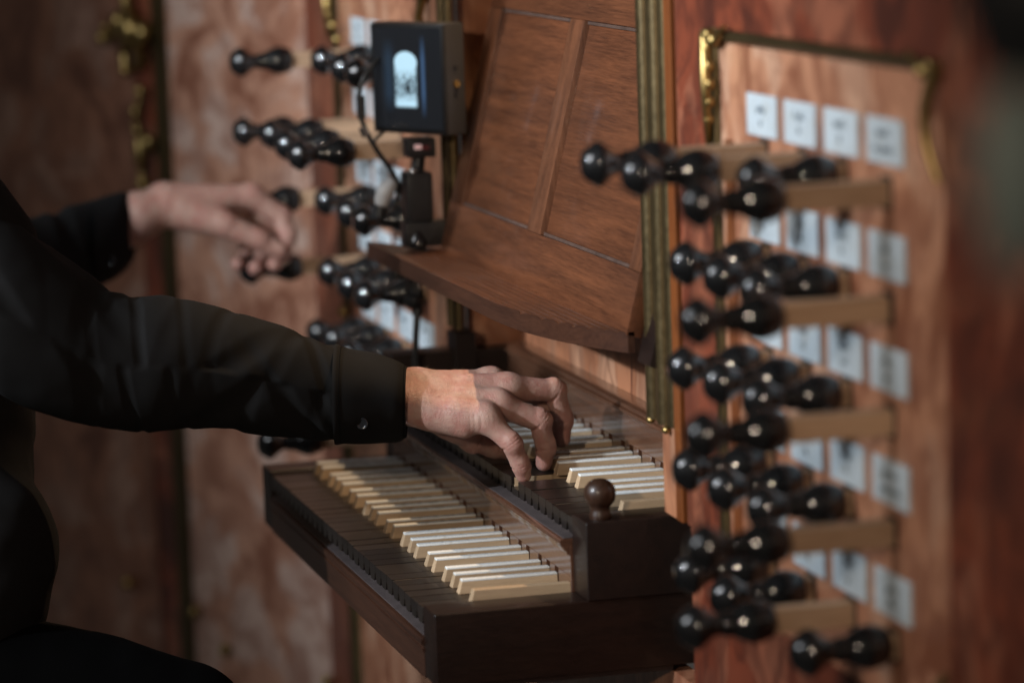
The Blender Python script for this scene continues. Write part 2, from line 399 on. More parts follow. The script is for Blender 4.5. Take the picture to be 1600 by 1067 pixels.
def scroll(cx, cz, sx, sz, y=158, L=70):
    # a gilded corner leaf: a curled tube with leaf lobes and a bead
    mb = MB(); pts = []
    for k in range(22):
        t = k/21; a = t*math.pi*1.5
        pts.append((cx+sx*(3+11*math.sin(t*math.pi)), y-4-5*math.sin(t*math.pi), cz-sz*(2+L*t)))
    mb.tube(pts, [4.6*(1-0.65*t/21)+0.9 for t in range(22)], 10)
    for k in range(5):
        t = 0.15+0.16*k
        mb.ball((cx+sx*(5+12*math.sin(t*math.pi)), y-6, cz-sz*(L*t)), (3.6-0.4*k, 4, 6.5-0.7*k), 10, 7)
    mb.ball((cx+sx*26, y-5, cz-sz*6), 5.5, 12, 8); mb.ball((cx+sx*12, y-5, cz-sz*2), 4.5, 10, 7)
    pts = [(cx+sx*(4+50*k/14), y-5, cz-sz*(1+7*math.sin(k/14*math.pi*1.4))) for k in range(15)]
    mb.tube(pts, [4.2*(1-0.6*k/14) for k in range(15)], 10)
    return link('gilded_corner', mb.mesh('gilded_corner', 0, smooth=True, ang=70), MT['gilt'], case)
scroll(884, 480, 1, 1, 159, 88); scroll(1378, 480, -1, 1, 159, 76); scroll(-66, 480, -1, 1, 159, 70); scroll(-574, 480, 1, 1, 159, 70)
scroll(1378, 26, -1, -1, 159, 40)
for (u, v) in ((520, 40), (527, 62), (536, 487)):
    P = at_y(u, v, 147); link('gilded_bead', MB().ball(P, 6.5).mesh('gilded_bead', smooth=True), MT['gilt'], case)

# angled wing beyond the left stop panel (and its mirror beyond the right one)
WA = math.radians(22); W0 = np.array([-735., 162.]); WT = np.array([-math.cos(WA), -math.sin(WA)]); WN = np.array([math.sin(WA), -math.cos(WA)])
def wing_pt(s, d, z): q = W0+WT*s+WN*d; return (q[0], q[1], z)
def wing_hit(u, v, d=0):
    w = ray(u, v); n = np.array([WN[0], WN[1], 0.]); o = np.array([*(W0+WN*d), 0.])
    t = np.dot(o-CAM, n)/np.dot(w, n); P = CAM+w*t
    return float(np.dot(P[:2]-W0, WT)), float(P[2])
def wing_slab(s0, s1, d, mat, z0=ZB, z1=760, name='wing_panel', th=20):
    P = [wing_pt(s0, d-th, z0), wing_pt(s1, d-th, z0), wing_pt(s1, d, z0), wing_pt(s0, d, z0)]
    P += [(a, b, z1) for a, b, _ in P]
    return link(name, MB().hexa(P).mesh(name, 0.8), MT[mat], case)
sA = wing_hit(283, 533)[0]; sB = wing_hit(264, 533)[0]; sC = wing_hit(232, 533)[0]
wing_slab(2, sA-1, 0, 'pink_far'); wing_slab(sA, sB, 5, 'gilt_dull', name='wing_moulding'); wing_slab(sB+1, sC, -1, 'red'); wing_slab(sC+1, sC+1400, 1, 'brown_far')
def wing_orn(mb, name='gilded_carving'): return link(name, mb.mesh(name, 0, smooth=True, ang=80), MT['gilt'], case)
def wp(u, v, d): s, z = wing_hit(u, v, d); return wing_pt(s, d, z)
mb = MB()
mb.tube([wp(196, -20, 14), wp(197, 5, 14), wp(205, 30, 18)], [8, 9, 12])
mb.ball(wp(204, 46, 16), (26, 18, 24), 16, 10); mb.ball(wp(222, 52, 14), (18, 14, 18)); mb.ball(wp(186, 34, 16), (14, 12, 15))
mb.tube([wp(190, 40, 16), wp(172, 58, 18), wp(160, 66, 18), wp(166, 52, 18)], [9, 8, 7, 5]); mb.ball(wp(160, 60, 20), 9); mb.ball(wp(164, 44, 18), 7)
mb.tube([wp(200, 60, 14), wp(192, 84, 12), wp(198, 108, 12)], [10, 8, 7]); mb.ball(wp(197, 110, 14), 9)
mb.tube([wp(218, 66, 14), wp(220, 90, 12), wp(214, 108, 12)], [11, 9, 6])
wing_orn(mb)
mb = MB()
for (u, v, r) in ((220, 143, 9), (218, 160, 6), (213, 175, 9), (214, 196, 7), (216, 206, 8)): mb.ball(wp(u, v, 12), r)
mb.tube([wp(220, 140, 11), wp(214, 175, 11), wp(216, 210, 11)], 5)
mb.ball(wp(219, 240, 16), (10, 9, 26), 14, 12); mb.ball(wp(232, 224, 12), (9, 8, 14)); mb.ball(wp(224, 287, 13), 10); mb.tube([wp(219, 255, 12), wp(223, 285, 12)], 5)
wing_orn(mb)
for (u, v) in ((305, 955), (352, 1015), (200, 910), (68, 832)):
    wing_orn(MB().ball(wp(u, v, 8), (8, 8, 9)), 'gilded_stud')
wing_orn(MB().ball(at_y(510, 1064, 152), (7, 6, 8)), 'gilded_stud')
# right wing, seen almost edge on
RW0 = np.array([1760., 160.]); a = math.radians(15); RT = np.array([math.cos(a), -math.sin(a)]); RN = np.array([-math.sin(a), -math.cos(a)])
P = [(*(RW0+RT*0), ZB), (*(RW0+RT*420), ZB), (*(RW0+RT*420-RN*20), ZB), (*(RW0-RN*20), ZB)]; P += [(q[0], q[1], ZT) for q in P]
link('wing_panel', MB().hexa(P).mesh('wing_panel', 0.8), MT['red'], case)

# ------------------------------------------------------------------ stop plates with two lines of print
RX = [1004, 1090, 1176.5, 1263]; RZ = [391, 311, 231, 151, 70]
LX = [-431, -337, -240, -141]; LZ = [391, 311, 231, 151, 72]
def lettering(cx, y, cz, seed, wide):
    rnd = random.Random(seed); mb = MB()
    for li, dz in enumerate((5.2, -5.6)):
        n = rnd.choice((4, 5, 6)) if li == 0 else rnd.choice((2, 2, 3))
        if wide and li: n = 7
        if wide: n += 3
        w = n*4.0; x = cx-w/2
        for k in range(n):
            h = rnd.choice((4.6, 4.6, 6.8)); lo = cz+dz-2.3-(2 if rnd.random() < 0.12 else 0)
            mb.box(x, x+0.9, y-0.30, y-0.02, lo, lo+h)
            if rnd.random() < 0.75: mb.box(x+0.9, x+2.8, y-0.30, y-0.02, lo+rnd.choice((0, 2.0, 3.7)), lo+rnd.choice((0.8, 2.7))+0.9)
            if rnd.random() < 0.6: mb.box(x+2.1, x+2.9, y-0.30, y-0.02, lo, lo+4.4)
            x += 4.0
    return mb
for side, XS, ZS in (('r', RX, RZ), ('l', LX, LZ)):
    for i, z in enumerate(ZS):
        for j, x in enumerate(XS):
            cz = z+29.5; cx = x+1; hw = 34 if side == 'r' else 35
            pl = link('stop_label', MB().box(cx-hw, cx+hw, 159.2, 161.7, cz-16, cz+16).mesh('stop_label', 0.4), MT['plate'], case)
            link('lettering', lettering(cx, 159.2, cz, i*17+j*5+(3 if side == 'l' else 0), (i+j) % 3 == 0 and j == 3).mesh('lettering'), MT['ink'], pl)

# ================================================================== draw stops
prof = [(0, 0.5), (0.25, 6.6), (1.2, 9.2), (3.2, 11.4), (7.0, 14.2), (10.6, 16.6), (12.8, 17.3), (15.2, 16.7), (19, 14.0), (23, 10.8), (26.5, 8.6), (29.5, 7.8), (33, 7.9), (35, 9.0), (36.4, 9.6), (38.4, 9.3), (41, 9.6), (45.5, 12.0), (50, 14.2), (54, 15.6), (57.5, 16.2), (61, 15.9), (65, 14.9), (69, 13.4), (71.4, 12.0), (72, 9.0), (72.1, 0.5)]
pk = MB().lathe(prof, (0, 0, 0), 'y', 36).mesh('stop_pull', 0, smooth=True, ang=75)
pr_out = MB().box(-7.5, 7.5, 71, 150, -9, 9).mesh('rod', 0.8)
pr_in = MB().box(-7.5, 7.5, 71, 90, -9, 9).mesh('rod', 0.8)
slot_me = MB().box(-10, 10, 0, 0.8, -12, 12).mesh('slot')
MT['slot'] = plain('slot_dark', (0.012,0.006,0.004,1), 0.9, var=0.3)
pk.materials.append(MT['knob_black']); pr_out.materials.append(MT['rod_wood']); pr_in.materials.append(MT['rod_wood'])
ORD = ['first', 'second', 'third', 'fourth']; ROW = ['top', 'second', 'third', 'fourth', 'fifth', 'sixth']
def stop(side, i, j, x, z, tip, jit):
    out = tip < 60
    where = 'near' if side == 'r' else 'far'
    lab = 'black stop knob %s, %s from keyboards in %s row of %s panel' % ('drawn out' if out else 'pushed in', ORD[j if side == 'r' else 3-j], ROW[i], where)
    t = thing('stop_knob', lab, 'stop knob', (x, 157, z), 'draw stops of the %s panel' % where)
    for nm, me in (('pull', pk), ('rod', pr_out if out else pr_in)):
        o = bpy.data.objects.new(nm, me); COL.objects.link(o); o.parent = t; o.location = (0, (tip-157)*0.001, 0)
        if nm == 'pull': o.rotation_euler = (0, jit*3, 0)
    s = link('slot', slot_me, MT['slot'], case); s.location = (x*0.001, 0.1606, z*0.001)
OUT_R = {(0,0): 16, (0,1): 22, (0,3): 12, (1,3): 9, (2,3): 11, (3,3): 10, (4,2): 28}
for i in range(5):
    for j in range(4):
        zz = RZ[i]+(-6 if j == 3 else 0)+random.uniform(-1, 1)
        stop('r', i, j, RX[j], zz, OUT_R.get((i,j), 82+random.uniform(-2.5, 3)), random.random())
OUT_L = {(0,0): 8, (1,0): 8, (1,1): 22, (1,2): 20, (1,3): 15, (2,0): 10, (3,0): 9}
for i in range(5):
    for j in range(4):
        stop('l', i, j, LX[j], LZ[i]+random.uniform(-1, 1)+(4 if j == 1 else 0)-(3 if i == 1 and j == 3 else 0), OUT_L.get((i,j), 84+random.uniform(-2.5, 3)), random.random())
stop('l', 5, 2, -240, -22, -14, 0.3)

# ================================================================== the two keyboards
U = 164.5/12
SH = [(o*12+k)*U for o in range(4) for k in (1.5, 3.5, 6.5, 8.5, 10.5)]       # centres of the 20 raised keys
NW = 164.5/7
NAT = 29
def natural_outline(i, yf, ys, yb):
    x0, x1 = i*NW+0.45, (i+1)*NW-0.45
    l, r = x0, x1
    for s in SH+[678.0]:
        if s-5.9 < x0 < s+5.9 or (x0 < s-5.9 < (x0+x1)/2 and s < (x0+x1)/2): l = max(l, s+5.9)
        if s-5.9 < x1 < s+5.9 or ((x0+x1)/2 < s+5.9 < x1 and s > (x0+x1)/2): r = min(r, s-5.9)
    return x0, x1, l, r
def keyboard(name, label, yf, ys, yb, zt, pressed=()):
    t = thing(name, label, 'keyboard', (341, ys, zt-62))
    for i in range(NAT):
        x0, x1, l, r = natural_outline(i, yf, ys, yb)
        dz = random.uniform(-0.55, 0.4)
        xe = x1-1.0
        poly = [(x0, yf), (xe, yf), (xe, ys-4), (min(r, xe), ys-4), (min(r, xe), yb), (l, yb), (l, ys-4), (x0, ys-4)]
        cx = (x0+x1)/2
        mb = MB().prism([(p-cx, q) for p, q in poly], zt-0.8, zt, 'z')
        # scored bead lines in front of the raised keys
        for q in (ys-11.0, ys-8.6, ys-6.2):
            mb.box(x0-cx+0.1, xe-cx-0.1, q, q+0.9, zt-0.1, zt+0.28)
        # hanging front with notched lower corners
        hw = (x1-x0)/2
        mb.prism([(-hw, zt-0.85), (-hw, zt-6.5), (-hw+2.2, zt-8.4), (-hw+2.8, zt-11.8), (-hw+5.4, zt-14.8), (hw-5.4, zt-14.8), (hw-2.8, zt-11.8), (hw-2.2, zt-8.4), (hw, zt-6.5), (hw, zt-0.85)], yf, yf+2.6, 'y')
        o = link('natural', mb.mesh('natural', 0), MT['ebony'], t); o.location = (cx*0.001, 0, dz*0.001)
        bd = MB().prism([(p-cx, q) for p, q in [(x0, yf+3), (x1, yf+3), (x1, ys-4.5), (r, ys-4.5), (r, yb-1), (l, yb-1), (l, ys-4.5), (x0, ys-4.5)]], zt-15, zt-0.85, 'z')
        b = link('key_body', bd.mesh('key_body'), MT['key_wood'], o)
        if i in pressed:
            o.location.z -= 0.0085
    sb = MB(); w0, w1 = 5.3, 4.3; h = 11.4
    sb.hexa([(-w0, ys-3.2, zt-0.5), (w0, ys-3.2, zt-0.5), (w0, yb+0.5, zt-0.5), (-w0, yb+0.5, zt-0.5), (-w1, ys+0.2, zt+h-1.2), (w1, ys+0.2, zt+h-1.2), (w1, yb+0.5, zt+h-2.0), (-w1, yb+0.5, zt+h-2.0)])
    sm = sb.mesh('sharp', 0.5, 2); sm.materials.append(MT['key_wood'])
    cb = MB().hexa([(-w1-0.1, ys+0.0, zt+h-1.15), (w1+0.1, ys+0.0, zt+h-1.15), (w1+0.1, yb+0.4, zt+h-1.95), (-w1-0.1, yb+0.4, zt+h-1.95), (-w1+0.2, ys+0.5, zt+h+0.75), (w1-0.2, ys+0.5, zt+h+0.75), (w1-0.2, yb+0.4, zt+h-0.1), (-w1+0.2, yb+0.4, zt+h-0.1)])
    cm = cb.mesh('cap', 0.55, 2, smooth=True, ang=50); cm.materials.append(MT['bone'])
    for k, s in enumerate(SH):
        o = link('sharp', sm, None, t); o.location = (s*0.001, random.uniform(-0.5, 0.5)*0.001, random.uniform(-0.3, 0.3)*0.001)
        o.rotation_euler.z = random.uniform(-0.002, 0.002)
        link('cap', cm, None, o)
    eb = MB().hexa([(672.5, ys-3.2, zt-0.5), (684, ys-3.2, zt-0.5), (684, yb+0.5, zt-0.5), (672.5, yb+0.5, zt-0.5), (673.5, ys+0.2, zt+h), (683, ys+0.2, zt+h), (683, yb+0.5, zt+h-1), (673.5, yb+0.5, zt+h-1)])
    link('end_block', eb.mesh('end_block', 0.6), MT['key_wood'], t, 'plain wooden block at the treble end')
    return t
lower = keyboard('lower_keyboard', 'lower organ keyboard with dark naturals and white-topped raised keys in a dark wooden case', -45, 0, 86, -12)
upper = keyboard('upper_keyboard', 'upper organ keyboard under the playing hand, with a turned wooden knob on its end', 92, 136, 215, 54, pressed=(20,))

def back_board(t, y, z0, zs, z1, mat='board_wood', th=5):
    mb = MB(); edges = []
    for s in SH: edges += [s-6.1, s+6.1]
    xs = [-1.5]+edges+[684.5]
    for k in range(0, len(xs), 2): mb.box(xs[k], xs[k+1], y, y+th, z0, zs)
    mb.box(-1.5, 684.5, y, y+th, zs, z1)
    link('back_board', mb.mesh('back_board', 0.25, 1), MT[mat], t)
    link('board_backing', MB().box(-1.5, 684.5, y+9, y+11, z0-20, z1-2).mesh('board_backing'), MT['slot'], t)
back_board(lower, 86.4, -11, 4.2, 31)
back_board(upper, 215.4, 55, 70.5, 99)
# lower keyboard: case, rail and mouldings
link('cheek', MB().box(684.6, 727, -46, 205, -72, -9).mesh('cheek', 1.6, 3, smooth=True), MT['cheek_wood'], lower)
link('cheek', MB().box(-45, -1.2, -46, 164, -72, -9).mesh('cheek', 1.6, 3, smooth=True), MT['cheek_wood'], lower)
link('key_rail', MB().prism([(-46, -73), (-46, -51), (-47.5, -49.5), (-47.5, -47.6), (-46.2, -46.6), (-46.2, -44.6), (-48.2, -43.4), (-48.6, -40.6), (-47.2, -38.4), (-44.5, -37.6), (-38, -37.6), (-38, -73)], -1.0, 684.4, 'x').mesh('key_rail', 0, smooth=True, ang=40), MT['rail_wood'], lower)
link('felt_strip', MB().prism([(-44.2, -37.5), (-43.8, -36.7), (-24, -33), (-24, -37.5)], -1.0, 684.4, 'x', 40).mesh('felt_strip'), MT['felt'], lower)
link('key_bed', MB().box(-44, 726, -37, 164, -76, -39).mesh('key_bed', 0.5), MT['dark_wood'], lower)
# upper keyboard: ledge, cheeks, top moulding, coupler knob
link('ledge_moulding', MB().prism([(86.2, 22.5), (83.5, 24), (83.0, 26.5), (81, 27.4), (80.4, 29.8), (78.6, 31.2), (77.2, 33.8), (78.0, 36.4), (80.4, 37.6), (100, 37.6), (100, 22.5)], -1.3, 684.3, 'x').mesh('ledge_moulding', 0, smooth=True, ang=40), MT['board_wood'], upper)
link('felt_strip', MB().prism([(81, 37.7), (81.4, 38.4), (100, 39.6), (100, 37.7)], -1.0, 684.2, 'x', 40).mesh('felt_strip'), MT['felt'], upper)
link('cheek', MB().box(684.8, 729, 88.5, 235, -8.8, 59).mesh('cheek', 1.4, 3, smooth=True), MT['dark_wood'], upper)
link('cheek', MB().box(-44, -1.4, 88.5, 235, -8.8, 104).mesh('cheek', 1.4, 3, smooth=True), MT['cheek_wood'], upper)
link('top_moulding', MB().prism([(213.5, 99.2), (211.5, 100.6), (212, 103), (214.5, 104.2), (215.5, 107), (219, 108.6), (224, 108.8), (235, 108.8), (235, 99.2)], -1.2, 745, 'x').mesh('top_moulding', 0, smooth=True, ang=40), MT['board_wood'], upper)
link('coupler_knob', MB().lathe([(58.5, 9), (60, 9.8), (63, 9.6), (66, 8.6), (68.5, 8.4), (70.5, 9.4), (72.5, 11.2), (75, 12.9), (79, 13.7), (83, 13.7), (87, 12.5), (90.5, 9.6), (93, 5.6), (93.8, 0.4)], (714, 106, 0), 'z', 36).mesh('coupler_knob', 0, smooth=True, ang=60), MT['knob_wood'], upper)

# ================================================================== music desk
DK = 0.252                                                    # lean
DB = (138.5, 219.0)                                           # foot of the desk face (y, z)
def desk_pt(x, h, d): # h up the face, d towards the player
    c, s = 1/math.hypot(1, DK), DK/math.hypot(1, DK)
    return (x, DB[0]+h*s-d*c, DB[1]+h*c+d*s)
desk = thing('music_desk', 'leaning walnut music desk with two sunk panels and a grooved ledge', 'music desk', (340, 150, 205))
def dslab(name, x0, x1, h0, h1, d0, d1, mat, bev=0.8, skew=0):
    P = [desk_pt(x0, h0, d1), desk_pt(x1, h0, d1), desk_pt(x1, h0, d0), desk_pt(x0, h0, d0), desk_pt(x0+skew, h1, d1), desk_pt(x1+skew, h1, d1), desk_pt(x1+skew, h1, d0), desk_pt(x0+skew, h1, d0)]
    return link(name, MB().hexa(P).mesh(name, bev, 2, smooth=True), MT[mat], desk)
def hit_desk(u, v):
    c, s = 1/math.hypot(1, DK), DK/math.hypot(1, DK)
    n = np.array([0, -c, s]); o = np.array([0, DB[0], DB[1]]); w = ray(u, v)
    P = CAM+w*(np.dot(o-CAM, n)/np.dot(w, n)); q = P-o
    return float(P[0]), float(q[1]*s+q[2]*c)
xl = hit_desk(696, 350)[0]; xr = hit_desk(998, 432)[0]
hb = hit_desk(846, 368)[1]                                    # top of the bottom rail
ht = hit_desk(900, 30)[1]                                     # underside of the top rail
xc0 = hit_desk(858, 200)[0]; xc1 = hit_desk(880, 200)[0]
dslab('bottom_rail', xl, xr, -6, hb, -14, 0, 'walnut')
dslab('top_rail', xl, xr, ht, ht+70, -14, 0, 'walnut')
dslab('stile', xl, xl+46, hb+0.3, ht-0.3, -14, -0.4, 'walnut_v')
dslab('stile', xr-34, xr, hb+0.3, ht-0.3, -14, -0.4, 'walnut_v')
dslab('stile', xc0, xc1, hb+0.3, ht-0.3, -12, 1.2, 'walnut_v')
dslab('sunk_panel', xl+40, xc0+6, hb-6, ht+6, -13.2, -5, 'walnut', 0.4)
dslab('sunk_panel', xc1-6, xr-28, hb-6, ht+6, -13.2, -5, 'walnut', 0.4)
MT['edge_highlight'] = plain('painted_edge_highlight', (0.070,0.042,0.032,1), 0.45, var=0.5, nscale=200)  # highlight along the panel edges, painted as the bead colour
for (a_, b_) in ((xl+46, xc0), (xc1, xr-34)):
    dslab('panel_bead', a_+1, b_-1, hb+0.4, hb+3.4, -5, -2.2, 'edge_highlight', 0.3)
    dslab('panel_bead', a_+1, b_-1, ht-3.4, ht-0.4, -5, -2.2, 'edge_highlight', 0.3)
dslab('back_frame', xr-2, xr+34, -26, ht+60, -46, -15, 'dark_wood')
dslab('back_frame', xl+6, xl+40, -26, ht+60, -46, -15, 'dark_wood')
# grooved ledge: straight front, left end cut on the slant, right end swept back in a curve
MT['ledge_wood'] = wood('ledge_wood', (0.024,0.0085,0.0042,1), (0.110,0.040,0.0175,1), (1.6, 34, 34), rough=0.32, coat=0.5, scale=7)
LZT = 216.0
def ledge_front(x):
    return 85.5 if x < 430 else 85.5 + 53*((x-430)/(xr-430))**2.4
mb = MB(); xs = list(np.linspace(-86, 400, 40))+list(np.linspace(410, xr, 70))
prof_n = 72
rows_top = []; rows_bot = []
for x in xs:
    yf = ledge_front(x)
    yb_ = 86.5+(x+86)*(58.0/112) if x < 26 else 144.5
    rt = []; rb = []
    for k in range(prof_n+1):
        y = yf+(max(yb_, yf+0.3)-yf)*k/prof_n
        g = 0.0
        if 90 < y < 139:
            q = ((y-90)/7.0) % 1.0; g = -4.2*(1-abs(math.sin(math.pi*q))**0.45)
        elif y < 87.5: g = -1.2*(87.5-y)/2
        rt.append((x, y, LZT+g)); rb.append((x, y, LZT-18))
    rows_top.append(rt); rows_bot.append(rb)
n = len(xs); K = prof_n+1
vs = [p for r in rows_top for p in r]+[p for r in rows_bot for p in r]; fs = []
for i in range(n-1):
    for k in range(K-1):
        fs.append((i*K+k, i*K+k+1, (i+1)*K+k+1, (i+1)*K+k)); fs.append((n*K+i*K+k, n*K+(i+1)*K+k, n*K+(i+1)*K+k+1, n*K+i*K+k+1))
    fs.append((i*K, (i+1)*K, n*K+(i+1)*K, n*K+i*K)); fs.append((i*K+K-1, n*K+i*K+K-1, n*K+(i+1)*K+K-1, (i+1)*K+K-1))
for k in range(K-1):
    fs.append((k, n*K+k, n*K+k+1, k+1)); fs.append(((n-1)*K+k, (n-1)*K+k+1, n*K+(n-1)*K+k+1, n*K+(n-1)*K+k))
mb.add(vs, fs)
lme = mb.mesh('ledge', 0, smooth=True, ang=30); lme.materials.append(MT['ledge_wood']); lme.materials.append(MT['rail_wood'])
for pg in lme.polygons:                                       # darker wood on upright faces paints their shading into the colour
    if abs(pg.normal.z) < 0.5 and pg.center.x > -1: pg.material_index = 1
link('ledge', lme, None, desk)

# ================================================================== monitor on its clamp arm
L0 = at_x(583, 205, -12); R0 = at_x(697, 215, 84); zt_ = at_x(583, 35, -12)[2]
mL, mR = L0[:2], R0[:2]; wv = mR-mL; mw = np.linalg.norm(wv); wv = wv/mw; nb = np.array([-wv[1], wv[0]])
zb = (L0[2]+R0[2])/2; mh = zt_-zb
mon = thing('monitor', 'small grey box monitor showing a bright arched church interior', 'monitor', (mL[0]+wv[0]*mw/2, mL[1]+wv[1]*mw/2, zb))
def mpt(u, d, h): q = mL+wv*u+nb*d; return (q[0], q[1], zb+h)
def mbox(name, u0, u1, d0, d1, h0, h1, mat, bev=0.8, parent=None):
    P = [mpt(u0, d0, h0), mpt(u1, d0, h0), mpt(u1, d1, h0), mpt(u0, d1, h0)]; P += [mpt(u0, d0, h1), mpt(u1, d0, h1), mpt(u1, d1, h1), mpt(u0, d1, h1)]
    return link(name, MB().hexa(P).mesh(name, bev, 2, smooth=True), MT[mat] if isinstance(mat, str) else mat, parent or mon)
hs = mbox('housing', 0, mw, 3, 30, 0, mh, 'plastic', 2.2)
mbox('bezel', 1, mw-1, 0.4, 3.4, 1, mh-1, 'black_plastic', 1.2)
def screen_mat():
    t = NT('screen_picture')
    at = t.node('ShaderNodeAttribute', attribute_name='uvw', attribute_type='GEOMETRY')
    sp = t.node('ShaderNodeSeparateXYZ'); t.L(at.outputs['Vector'], sp.inputs[0]); u, v = sp.outputs[0], sp.outputs[1]
    def band(x, c, hw, soft):
        return t.math('DIVIDE', t.math('SUBTRACT', hw+soft, t.math('ABSOLUTE', t.math('SUBTRACT', x, c))), 2*soft, True)
    n = t.noise(t.map((22, 22, 22), src=at.outputs['Vector']), 1.2, 6, 0.65)
    hw = t.math('MULTIPLY', u, 1.0)
    # arch: rectangle up to v=.62 and an ellipse above it
    rect = t.math('MULTIPLY', band(u, 0.47, 0.155, 0.02), band(v, 0.43, 0.215, 0.015))
    eu = t.math('DIVIDE', t.math('SUBTRACT', u, 0.475), 0.175); ev = t.math('DIVIDE', t.math('SUBTRACT', v, 0.655), 0.115)
    el = t.math('MULTIPLY', t.math('SUBTRACT', 1.0, t.math('ADD', t.math('MULTIPLY', eu, eu), t.math('MULTIPLY', ev, ev))), 6.0, True)
    arch = t.math('MAXIMUM', rect, el)
    lowdark = t.math('MULTIPLY', band(v, 0.42, 0.12, 0.05), t.math('GREATER_THAN', n, 0.46))
    arch = t.math('MULTIPLY', arch, t.math('SUBTRACT', 1.0, t.math('MULTIPLY', lowdark, 0.75)))
    fig = t.math('MULTIPLY', band(u, 0.50, 0.03, 0.02), band(v, 0.40, 0.06, 0.03)); arch = t.math('MULTIPLY', arch, t.math('SUBTRACT', 1.0, fig))
    st = t.math('MULTIPLY', band(u, 0.73, 0.022, 0.02), band(v, 0.52, 0.30, 0.12)); st2 = t.math('MULTIPLY', band(u, 0.22, 0.05, 0.06), band(v, 0.52, 0.28, 0.1))
    c = t.mix(arch, (0.006, 0.007, 0.009, 1), (0.55, 0.83, 1.0, 1))
    c = t.mix(t.math('MULTIPLY', st, 0.8), c, (0.06, 0.13, 0.26, 1)); c = t.mix(t.math('MULTIPLY', st2, 0.35), c, (0.04, 0.09, 0.16, 1))
    t.L(c, t.b.inputs['Emission Color']); t.b.inputs['Emission Strength'].default_value = 1.0
    return t.out((0.01, 0.011, 0.013, 1), 0.2, 0, 0.5)
scr = MB().add([mpt(5, 0.2, 6), mpt(mw-4, 0.2, 6), mpt(mw-4, 0.2, mh-5), mpt(5, 0.2, mh-5)], [(0, 1, 2, 3)]).mesh('screen', fix=False)
atr = scr.attributes.new('uvw', 'FLOAT_VECTOR', 'POINT')
for k, q in enumerate(((0, 0, 0), (1, 0, 0), (1, 1, 0), (0, 1, 0))): atr.data[k].vector = q
link('screen', scr, screen_mat(), mon)
lg = MB()
for k, u in enumerate((0, 3.2, 5.6, 8.2, 10.8)): lg.add([mpt(mw*0.38+u, -0.1, 7.5), mpt(mw*0.38+u+1.7, -0.1, 7.5), mpt(mw*0.38+u+1.7, -0.1, 10.6+(1.6 if k == 0 else 0)), mpt(mw*0.38+u, -0.1, 10.6+(1.6 if k == 0 else 0))], [(0, 1, 2, 3)])
link('maker_mark', lg.mesh('maker_mark'), MT['plastic'], mon)
def mside(name, d, h, r, mat, prot=2.0):
    c = np.array(mpt(mw, d, h)); ax = np.array([wv[0], wv[1], 0.])
    link(name, MB().tube([c-ax, c+ax*prot], r, 14).mesh(name, 0, smooth=True, ang=40), MT[mat], mon)
mside('socket', 17, mh*0.455, 3.6, 'brass'); mside('button', 16, mh*0.60, 2.4, 'black_plastic', 0.8); mside('button', 16, mh*0.36, 2.4, 'black_plastic', 0.8)

MX = 12
mt = thing('clamp_arm', 'black clamp arm with red indicator light holding the monitor on the ledge', 'clamp arm', (MX, 140, 205))
A = at_x(655, 214, MX); B = at_x(655, 246, MX); Cc = at_x(652, 268, MX); D1 = at_x(652, 352, MX); E1 = at_x(656, 384, MX); G1 = at_x(655, 425, MX)
def vbox(name, c, w, d, h, mat, bev=1.5):
    return link(name, MB().box(c[0]-d/2, c[0]+d/2, c[1]-w/2, c[1]+w/2, c[2]-h/2, c[2]+h/2).mesh(name, bev, 2, smooth=True), MT[mat], mt)
vbox('shoe', (A+B)/2, 30, 26, A[2]-B[2]-1, 'black_plastic')
MT['red_led'] = NT('red_led').m; MT['red_led'].node_tree.nodes['Principled BSDF'].inputs['Emission Color'].default_value = (1.0, 0.04, 0.10, 1); MT['red_led'].node_tree.nodes['Principled BSDF'].inputs['Emission Strength'].default_value = 0.14
lp = at_x(653, 230, MX+13.5); link('indicator_light', MB().box(lp[0], lp[0]+0.8, lp[1]-4, lp[1]+4, lp[2]-2.6, lp[2]+2.6).mesh('indicator_light', 0.2), MT['red_led'], mt)
lp = at_x(665, 231, MX+13.5); link('indicator_window', MB().box(lp[0], lp[0]+0.6, lp[1]-4, lp[1]+4, lp[2]-2.2, lp[2]+2.2).mesh('indicator_window', 0.2), plain('dim_red_window', (0.10,0.006,0.01,1), 0.3), mt)
link('neck', MB().tube([B+[0, 0, 3], Cc-[0, 0, 2]], 7, 16).mesh('neck', smooth=True, ang=40), MT['black_plastic'], mt)
link('tilt_screw', MB().ball(at_x(646, 268, MX+10), 4.5).mesh('tilt_screw', smooth=True), MT['steel'], mt)
vbox('battery_body', (Cc+D1)/2, 27, 34, Cc[2]-D1[2], 'black_plastic', 3)
vbox('clamp_block', at_x(664, 364, MX+6), 46, 30, 26, 'black_plastic', 2)
link('ball_joint', MB().lathe([(0, 8), (5, 10), (10, 8), (16, 6), (22, 4), (24, 0.4)], at_x(653, 388, MX+16), 'z', 20).mesh('ball_joint', smooth=True, ang=60), MT['knob_black'], mt)
vbox('clamp_jaw', np.array([MX+5, 118, 192]), 60, 24, 10, 'black_plastic', 2)
link('clamp_screw', MB().lathe([(-34, 8), (-30, 11), (-22, 11), (-18, 5), (-6, 5), (0, 5)], (MX+5, 112, 189), 'z', 20).mesh('clamp_screw', smooth=True, ang=50), MT['black_plastic'], mt)
def spline(pts, n=10):
    P = [np.array(p, float) for p in pts]; P = [2*P[0]-P[1]]+P+[2*P[-1]-P[-2]]; out = []
    for i in range(1, len(P)-2):
        for k in range(n):
            t = k/n; a, b, c, d = P[i-1:i+3]
            out.append(0.5*((2*b)+(-a+c)*t+(2*a-5*b+4*c-d)*t*t+(-a+3*b-3*c+d)*t**3))
    out.append(P[-2]); return out
